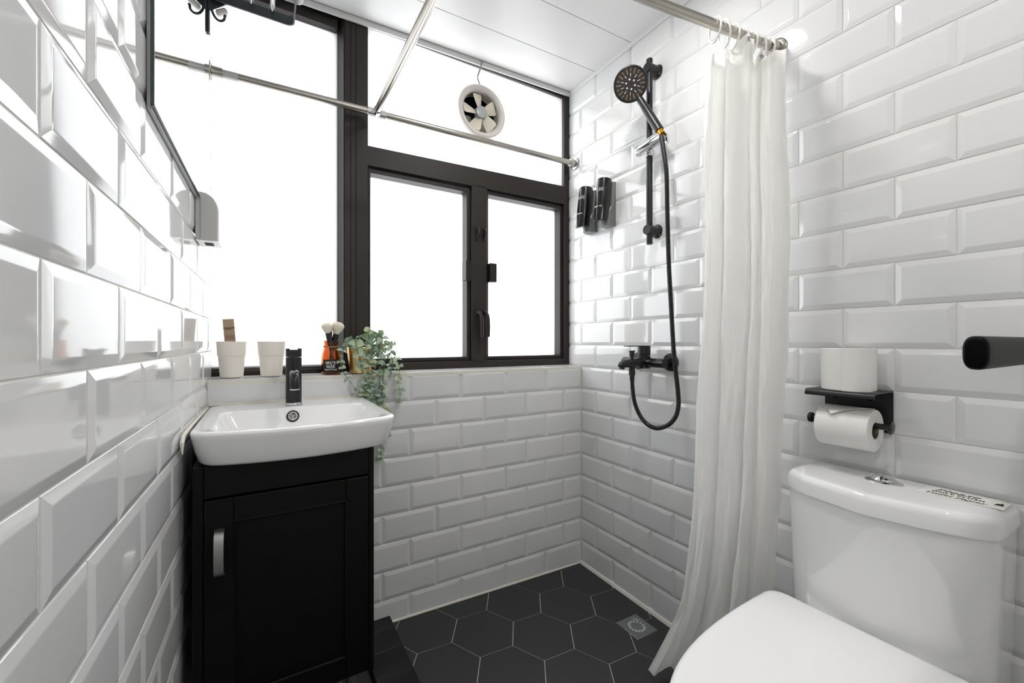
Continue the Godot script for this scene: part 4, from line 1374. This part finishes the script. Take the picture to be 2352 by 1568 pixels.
func make_mirror_side() -> void:
	var m := thing("wall_mirror", "frameless mirror on the tiled left wall beside the window", "mirror", lw(0.6, 1.75, 0.0))
	m.basis = lbasis()
	part(m, "backing", span(Vector3(-0.285, -0.39, 0.003), Vector3(0.307, 0.4, 0.0085), 0.0005), M.plastic_grey)
	part(m, "glass", span(Vector3(-0.29, -0.3845, 0.0085), Vector3(0.312, 0.4, 0.0135), 0.0006, 1), M.mirror)
	part(m, "edge", cat([span(Vector3(-0.2915, -0.386, 0.0086), Vector3(-0.29, 0.4, 0.0129), 0.0003), span(Vector3(-0.2915, -0.386, 0.0086), Vector3(0.312, -0.3845, 0.0129), 0.0003)]), M.mirror_edge)
	# wall box with a slot underneath
	var d := thing("wall_dispenser", "grey plastic wall box with a rounded front below the mirror", "dispenser", lw(0.8, 1.26, 0.0))
	d.basis = lbasis()
	var side := func(u: float, inset: float) -> PackedVector3Array:
		var o := PackedVector3Array()
		var pr := [Vector2(0.0, 0.0 + inset), Vector2(0.044 - inset, 0.0 + inset), Vector2(0.044 - inset, 0.072)]
		for k in 7:
			var a := k / 6.0 * PI / 2
			pr.append(Vector2(0.012 + (0.032 - inset) * cos(a), 0.074 + (0.042 - inset) * sin(a)))
		pr.append(Vector2(0.0, 0.116 - inset))
		for p in pr:
			o.append(Vector3(u, p.y, p.x + 0.0035))
		return o
	part(d, "base", loft([side.call(-0.043, 0.0015), side.call(-0.0425, 0.0), side.call(0.0425, 0.0), side.call(0.043, 0.0015)]), M.plastic_grey, Transform3D(Basis.from_scale(Vector3(1, 1, 1)), Vector3.ZERO), 25.0)
	part(d, "cover", loft([side.call(-0.0415, 0.0), side.call(0.0415, 0.0)]), M.plastic_white, Transform3D(Basis.from_scale(Vector3(1, 1.0, 1.06)), Vector3(0, -0.0015, 0.0002)), 25.0)
	part(d, "slot", span(Vector3(-0.012, -0.0035, 0.018), Vector3(0.014, -0.0012, 0.036), 0.0005), M.brown_ink)
	part(d, "seam", span(Vector3(-0.0434, 0.002, 0.0125), Vector3(-0.0428, 0.11, 0.0131), 0.0001), M.gasket)
	# towel rack
	var k := thing("towel_rack", "dark flat-bar towel rack with chrome rods high on the wall", "rack", Vector3(-1.3, 1.94, 0.3))
	var o := -k.position
	var y0 := 1.932
	var y1 := 1.958
	var loop := [Vector3(-1.385, 0, 0.107)]
	for i in 7:
		var a := i / 6.0 * PI / 2
		loop.append(Vector3(-1.2 + 0.018 * sin(a), 0, 0.125 - 0.018 * cos(a)))
	for i in 7:
		var a := i / 6.0 * PI / 2
		loop.append(Vector3(-1.2 + 0.018 * cos(a), 0, 0.63 + 0.018 * sin(a)))
	loop.append(Vector3(-1.395, 0, 0.648))
	var rings := []
	for i in loop.size():
		var t: Vector3 = (loop[mini(i + 1, loop.size() - 1)] - loop[maxi(i - 1, 0)]).normalized()
		var n := t.cross(UP).normalized() * 0.0022
		rings.append(PackedVector3Array([o + loop[i] - n + UP * y0, o + loop[i] + n + UP * y0, o + loop[i] + n + UP * y1, o + loop[i] - n + UP * y1]))
	part(k, "frame", loft(rings), M.rack, Transform3D(), 40.0)
	for x in [-1.337, -1.287, -1.236]:
		part(k, "rod", rod(o + Vector3(x, 1.949, 0.107), o + Vector3(x, 1.949, 0.648), 0.0058, 14), M.chrome)
	for z in [0.094, 0.655]:
		var wx: float = LWO.x + (LWO.z - z) * tan(0.01928) + 0.004
		part(k, "wall_plate", span(o + Vector3(wx + 0.0095, 1.845, z - 0.008), o + Vector3(wx + 0.0145, 2.06, z + 0.008), 0.0012), M.rack)
		part(k, "bracket", outline([Vector2(wx + 0.012, 1.905), Vector2(wx + 0.06, 1.945), Vector2(wx + 0.06, 1.965), Vector2(wx + 0.012, 2.03)], 0.004, at(o + Vector3(0, 0, z + 0.004))), M.rack)
	part(k, "hook", tube(smooth_path([o + Vector3(-1.378, 1.955, 0.092), o + Vector3(-1.379, 1.915, 0.094), o + Vector3(-1.371, 1.893, 0.096), o + Vector3(-1.36, 1.887, 0.097), o + Vector3(-1.351, 1.893, 0.098), o + Vector3(-1.349, 1.905, 0.098), o + Vector3(-1.347, 1.903, 0.098)], 5), 0.0032, 10), M.rack)
	part(k, "cap", rbox(Vector3(0.03, 0.016, 0.016), 0.006, 3), M.plastic_white, Transform3D(Basis(Vector3(0, 0, 1), 0.6), o + Vector3(-1.357, 1.921, 0.083)))
	var tw := thing("towel", "folded white terry towel lying on the dark rack", "towel", Vector3(-1.26, 1.9585, 0.37))
	for i in 3:
		part(tw, "fold", rbox(Vector3(0.2 - i * 0.004, 0.03, 0.43), 0.0145, 4, Vector3(i * 0.001, 0.0155 + i * 0.0298, -0.003 * i)), M.towel, Transform3D(), 60.0)


# ---------------------------------------------------------------- things on the sill
func sill_y(z: float) -> float:
	return 0.9015 - 0.047 * (z + 0.041) + 0.0002


func cup(label: String, x: float, z: float) -> void:
	var c := thing("tumbler", label, "cup", Vector3(x, sill_y(z), z), "cream tumblers on the sill")
	part(c, "body", lathe([Vector2(0.0, 0.0), Vector2(0.0275, 0.0), Vector2(0.0295, 0.002), Vector2(0.0303, 0.006), Vector2(0.0348, 0.0655), Vector2(0.0366, 0.066), Vector2(0.0394, 0.1085), Vector2(0.0388, 0.1095), Vector2(0.0375, 0.109), Vector2(0.0358, 0.085), Vector2(0.0288, 0.006), Vector2(0.0, 0.004)], 56), M.cream, Transform3D(), 30.0)


func brush(label: String, foot: Vector3, top: Vector3, r: float, wide: float, length: float, ferrule: float) -> void:
	var b := thing("makeup_brush", label, "brush", foot, "makeup brushes in the amber bottle")
	var d := top - foot
	var tr := along(Vector3.ZERO, d)
	var n := d.length() - length
	part(b, "handle", lathe([Vector2(0.0, 0.0), Vector2(0.0022, 0.002), Vector2(0.0032, n * 0.4), Vector2(r * 0.92, n - ferrule), Vector2(r * 0.92, n - ferrule + 0.001)], 20), M.black, tr)
	part(b, "ferrule", lathe([Vector2(r * 0.95, n - ferrule), Vector2(r, n - ferrule + 0.002), Vector2(r * 1.08, n - 0.001), Vector2(r * 1.02, n)], 24), M.black, tr)
	part(b, "bristles", lathe([Vector2(r * 0.98, n - 0.001), Vector2(lerpf(r, wide, 0.55), n + length * 0.3), Vector2(wide, n + length * 0.62), Vector2(wide * 0.96, n + length * 0.78), Vector2(wide * 0.72, n + length * 0.92), Vector2(wide * 0.35, n + length * 0.99), Vector2(0.0, n + length)], 32), M.bristle, tr, 60.0)


func make_sill_things() -> void:
	cup("cream tumbler holding a brown cardboard box on the sill", -1.341, -0.046)
	cup("empty cream tumbler on the sill next to the tap", -1.2355, -0.046)
	# cardboard box leaning in the first tumbler
	var b := thing("cardboard_box", "slim brown cardboard box printed Ancient Orient standing in tumbler", "box", Vector3(-1.338, 0.915, -0.05))
	var lean := Transform3D(Basis(Vector3(0, 0, 1), 0.075) * Basis(UP, 0.02), Vector3(0.0, 0.001, 0.0))
	part(b, "carton", rbox(Vector3(0.0285, 0.164, 0.017), 0.0006, 1, Vector3(0, 0.082, 0)), M.kraft, lean)
	letters(b, "lettering", "Ancient Orient", 0.0036, M.brown_ink, lean * at(Vector3(0.001, 0.1375, 0.0087)), true, true)
	var g := RandomNumberGenerator.new()
	g.seed = 3
	for row in [[0.1352, 0.0009, 0.0115], [0.1328, 0.0017, 0.008], [0.115, 0.001, 0.0105], [0.1105, 0.0016, 0.0105], [0.106, 0.001, 0.009], [0.104, 0.001, 0.0115]]:
		var marks := []
		var x := -0.0105
		while x < -0.0105 + row[2] * 2:
			var w := g.randf_range(0.0009, 0.0024)
			marks.append(span(Vector3(x, row[0] - row[1] / 2, 0.0085), Vector3(x + w, row[0] + row[1] / 2, 0.0088), 0.00005))
			x += w + 0.0006
		part(b, "small_print", cat(marks), M.brown_ink, lean)
	# amber bottle
	var bt := thing("amber_bottle", "amber glass bottle labelled WHITE MUSK holding makeup brushes", "bottle", Vector3(-1.06, sill_y(-0.042), -0.042))
	part(bt, "glass", lathe([Vector2(0.0, 0.0), Vector2(0.027, 0.0), Vector2(0.0302, 0.003), Vector2(0.0308, 0.008), Vector2(0.0308, 0.052), Vector2(0.0292, 0.066), Vector2(0.0245, 0.084), Vector2(0.0225, 0.09), Vector2(0.0222, 0.095), Vector2(0.0238, 0.098), Vector2(0.0238, 0.101), Vector2(0.0225, 0.1035), Vector2(0.0238, 0.106), Vector2(0.0238, 0.111), Vector2(0.0228, 0.1125), Vector2(0.0205, 0.112), Vector2(0.0196, 0.095), Vector2(0.0205, 0.088), Vector2(0.0265, 0.065), Vector2(0.0282, 0.052), Vector2(0.0282, 0.008), Vector2(0.026, 0.005), Vector2(0.0, 0.0045)], 56), M.amber, Transform3D(), 40.0)
	var lb := []
	var mid := atan2(1.518, -0.2)
	for y in [0.009, 0.0495]:
		var ro := PackedVector3Array()
		for k in 17:
			var a := mid + lerpf(-0.86, 0.86, k / 16.0)
			ro.append(Vector3(0.0314 * cos(a), y, 0.0314 * sin(a)))
		for k in 17:
			var a := mid + lerpf(0.86, -0.86, k / 16.0)
			ro.append(Vector3(0.031 * cos(a), y, 0.031 * sin(a)))
		lb.append(ro)
	part(bt, "paper_label", loft(lb), M.ink)
	arc_letters(bt, "WHITE", 0.0135, 0.0062, M.white_ink, 0.0316, 0.0385, mid)
	arc_letters(bt, "MUSK", 0.0135, 0.0062, M.white_ink, 0.0316, 0.0265, mid)
	arc_letters(bt, "Reed Diffuser", 0.0075, 0.0031, M.white_ink, 0.0316, 0.0165, mid)
	var tw := []
	for i in 121:
		var a := TAU * i / 60.0
		tw.append(Vector3((0.0245 + 0.0006 * sin(a * 9)) * cos(a), 0.0905 + 0.0035 * i / 120.0 + 0.0005 * cos(a * 9), (0.0245 + 0.0006 * sin(a * 9)) * sin(a)))
	part(bt, "twine", tube(tw, 0.0014, 6), M.twine)
	var base := Vector3(-1.06, sill_y(-0.042) + 0.006, -0.042)
	brush("slanted makeup brush with cream bristles in the amber bottle", base + Vector3(0.013, 0, 0.01), Vector3(-1.0775, 1.073, -0.034), 0.0076, 0.0165, 0.034, 0.042)
	brush("large fluffy makeup brush with cream bristles in the amber bottle", base + Vector3(-0.013, 0, -0.008), Vector3(-1.034, 1.078, -0.048), 0.0088, 0.0205, 0.042, 0.04)
	brush("small eyeshadow brush between the two larger brushes", base + Vector3(0.0, 0, -0.01), Vector3(-1.06, 1.061, -0.044), 0.0042, 0.0052, 0.016, 0.036)


# ---------------------------------------------------------------- plant
func leaf_mesh(round_: float, cupped: float) -> ArrayMesh:
	# lies along +y from its foot at the origin, one unit long, cupped towards +z
	var t := PackedVector3Array()
	var rows := []
	for k in 7:
		var u := k / 6.0
		var half := round_ * 0.5 * pow(sin(PI * clampf(0.04 + 0.96 * pow(u, 0.8), 0, 1)), 0.75)
		var z := -cupped * (u - 0.45) * (u - 0.45)
		rows.append([Vector3(-half, u, z + cupped * half * half * 1.6), Vector3(0, u, z - 0.02), Vector3(half, u, z + cupped * half * half * 1.6)])
	for k in 6:
		for s in 2:
			quad(t, rows[k][s], rows[k + 1][s], rows[k + 1][s + 1], rows[k][s + 1])
	return mesh(t, 60.0)


func make_plant() -> void:
	var p := thing("potted_eucalyptus", "trailing grey-green eucalyptus in a gold metal pot on sill", "plant", Vector3(-0.964, sill_y(-0.042), -0.042))
	part(p, "pot", lathe([Vector2(0.0, 0.0), Vector2(0.034, 0.0), Vector2(0.0362, 0.0015), Vector2(0.0452, 0.086), Vector2(0.0462, 0.088), Vector2(0.0452, 0.0895), Vector2(0.0438, 0.0885), Vector2(0.0352, 0.004), Vector2(0.0, 0.004)], 56), M.gold, Transform3D(), 30.0)
	part(p, "soil", lathe([Vector2(0.0, 0.07), Vector2(0.0415, 0.07), Vector2(0.042, 0.074), Vector2(0.0, 0.078)], 24), M.stem)
	var leaves := [leaf_mesh(0.92, 0.35), leaf_mesh(0.78, 0.5), leaf_mesh(0.6, 0.25)]
	var g := RandomNumberGenerator.new()
	g.seed = 11
	var o := -p.position
	# path, leaf length at the start and at the end, leaf pairs, shape
	var stems := [
		[[Vector3(-0.985, 0.975, -0.04), Vector3(-1.002, 1.0, -0.025), Vector3(-1.022, 0.992, -0.005), Vector3(-1.036, 0.965, 0.008), Vector3(-1.038, 0.935, 0.013), Vector3(-1.028, 0.905, 0.018), Vector3(-1.008, 0.875, 0.022), Vector3(-0.99, 0.85, 0.02)], 0.021, 0.015, 11, 2],
		[[Vector3(-0.975, 0.975, -0.035), Vector3(-0.985, 1.005, -0.015), Vector3(-0.985, 0.985, 0.012), Vector3(-0.978, 0.95, 0.02), Vector3(-0.975, 0.918, 0.024), Vector3(-0.96, 0.885, 0.026), Vector3(-0.95, 0.86, 0.024)], 0.028, 0.02, 9, 0],
		[[Vector3(-0.96, 0.975, -0.03), Vector3(-0.958, 0.998, -0.005), Vector3(-0.955, 0.968, 0.014), Vector3(-0.95, 0.93, 0.02), Vector3(-0.95, 0.895, 0.024), Vector3(-0.962, 0.86, 0.026), Vector3(-0.97, 0.838, 0.024), Vector3(-0.962, 0.82, 0.024)], 0.022, 0.028, 9, 0],
		[[Vector3(-0.94, 0.975, -0.035), Vector3(-0.925, 1.0, -0.015), Vector3(-0.915, 0.975, 0.01), Vector3(-0.925, 0.93, 0.022), Vector3(-0.943, 0.89, 0.026), Vector3(-0.935, 0.85, 0.026), Vector3(-0.93, 0.82, 0.024), Vector3(-0.915, 0.79, 0.024), Vector3(-0.9, 0.765, 0.022)], 0.024, 0.024, 11, 0],
		[[Vector3(-0.935, 0.975, -0.045), Vector3(-0.91, 1.0, -0.025), Vector3(-0.892, 0.97, 0.004), Vector3(-0.898, 0.92, 0.02), Vector3(-0.905, 0.87, 0.022), Vector3(-0.903, 0.82, 0.02), Vector3(-0.9, 0.77, 0.02), Vector3(-0.895, 0.73, 0.02)], 0.022, 0.017, 12, 1],
		[[Vector3(-0.945, 0.975, -0.05), Vector3(-0.905, 0.99, -0.02), Vector3(-0.9, 0.9, 0.018), Vector3(-0.908, 0.82, 0.018), Vector3(-0.902, 0.75, 0.018), Vector3(-0.89, 0.705, 0.018), Vector3(-0.885, 0.685, 0.018)], 0.02, 0.016, 12, 1],
		[[Vector3(-0.95, 0.975, -0.05), Vector3(-0.92, 0.985, -0.02), Vector3(-0.912, 0.9, 0.014), Vector3(-0.918, 0.8, 0.014), Vector3(-0.915, 0.7, 0.014), Vector3(-0.908, 0.64, 0.016), Vector3(-0.912, 0.6, 0.014)], 0.018, 0.017, 14, 1],
		[[Vector3(-0.935, 0.975, -0.05), Vector3(-0.9, 1.012, -0.035), Vector3(-0.868, 0.995, -0.012), Vector3(-0.85, 0.955, 0.006), Vector3(-0.845, 0.91, 0.018), Vector3(-0.85, 0.87, 0.022), Vector3(-0.843, 0.83, 0.022), Vector3(-0.845, 0.8, 0.02)], 0.021, 0.017, 13, 1],
		[[Vector3(-0.945, 0.975, -0.05), Vector3(-0.935, 1.02, -0.05), Vector3(-0.938, 1.05, -0.045)], 0.021, 0.025, 5, 0],
		[[Vector3(-0.935, 0.975, -0.045), Vector3(-0.915, 1.015, -0.045), Vector3(-0.905, 1.038, -0.035), Vector3(-0.893, 1.02, -0.02)], 0.024, 0.024, 6, 0],
		[[Vector3(-0.975, 0.975, -0.045), Vector3(-0.985, 1.005, -0.05), Vector3(-1.0, 1.02, -0.045)], 0.018, 0.019, 5, 0],
		[[Vector3(-0.965, 0.975, -0.05), Vector3(-0.962, 1.005, -0.06), Vector3(-0.965, 1.03, -0.062)], 0.016, 0.014, 5, 2],
		[[Vector3(-0.925, 0.975, -0.05), Vector3(-0.89, 1.005, -0.055), Vector3(-0.862, 1.0, -0.05), Vector3(-0.845, 1.005, -0.045)], 0.017, 0.012, 8, 2],
		[[Vector3(-0.925, 0.975, -0.04), Vector3(-0.888, 0.99, -0.04), Vector3(-0.862, 0.965, -0.03), Vector3(-0.86, 0.93, -0.01), Vector3(-0.872, 0.9, 0.01)], 0.02, 0.018, 8, 1],
		[[Vector3(-0.955, 0.975, -0.03), Vector3(-0.95, 1.0, -0.02), Vector3(-0.935, 0.995, 0.0), Vector3(-0.925, 0.96, 0.012)], 0.022, 0.022, 6, 0]]
	for sp in stems:
		var pts := smooth_path(sp[0], 6)
		for i in pts.size():
			pts[i] += o
		var st := part(p, "stem", tube(pts, 0.0011, 5), M.stem)
		for k in int(sp[3]):
			var t: float = (k + 0.8) / (sp[3] + 0.3)
			var f: float = t * (pts.size() - 1)
			var i := mini(int(f), pts.size() - 2)
			var at_: Vector3 = pts[i].lerp(pts[i + 1], f - i)
			var d: Vector3 = (pts[i + 1] - pts[i]).normalized()
			var s0 := d.cross(Vector3(0.3, 0.2, 0.9)).normalized()
			var spin := k * 1.25 + g.randf_range(-0.5, 0.5)
			for side in [0.0, PI]:
				var out := s0.rotated(d, spin + side)
				if out.z < -0.5 and at_.y + p.position.y < 0.93:
					out.z = -out.z            # leaves do not grow into the wall
				var y := (out * 0.9 + d * g.randf_range(0.15, 0.6) + Vector3(0, 0, 0.25)).normalized()
				var face := (d * -0.4 + Vector3(-0.1, 0.35, 0.85) + Vector3(g.randf_range(-0.5, 0.5), g.randf_range(-0.4, 0.6), g.randf_range(-0.2, 0.3))).normalized()
				var x := y.cross(face).normalized()
				var z := x.cross(y)
				var size := lerpf(sp[1], sp[2], t) * g.randf_range(0.95, 1.3)
				part(st, "leaf", leaves[sp[4]] if g.randf() < 0.8 else leaves[1], M.leaf[g.randi() % 4 if sp[4] != 2 else g.randi() % 2], Transform3D(Basis(x, y, z).scaled_local(Vector3.ONE * size), at_))
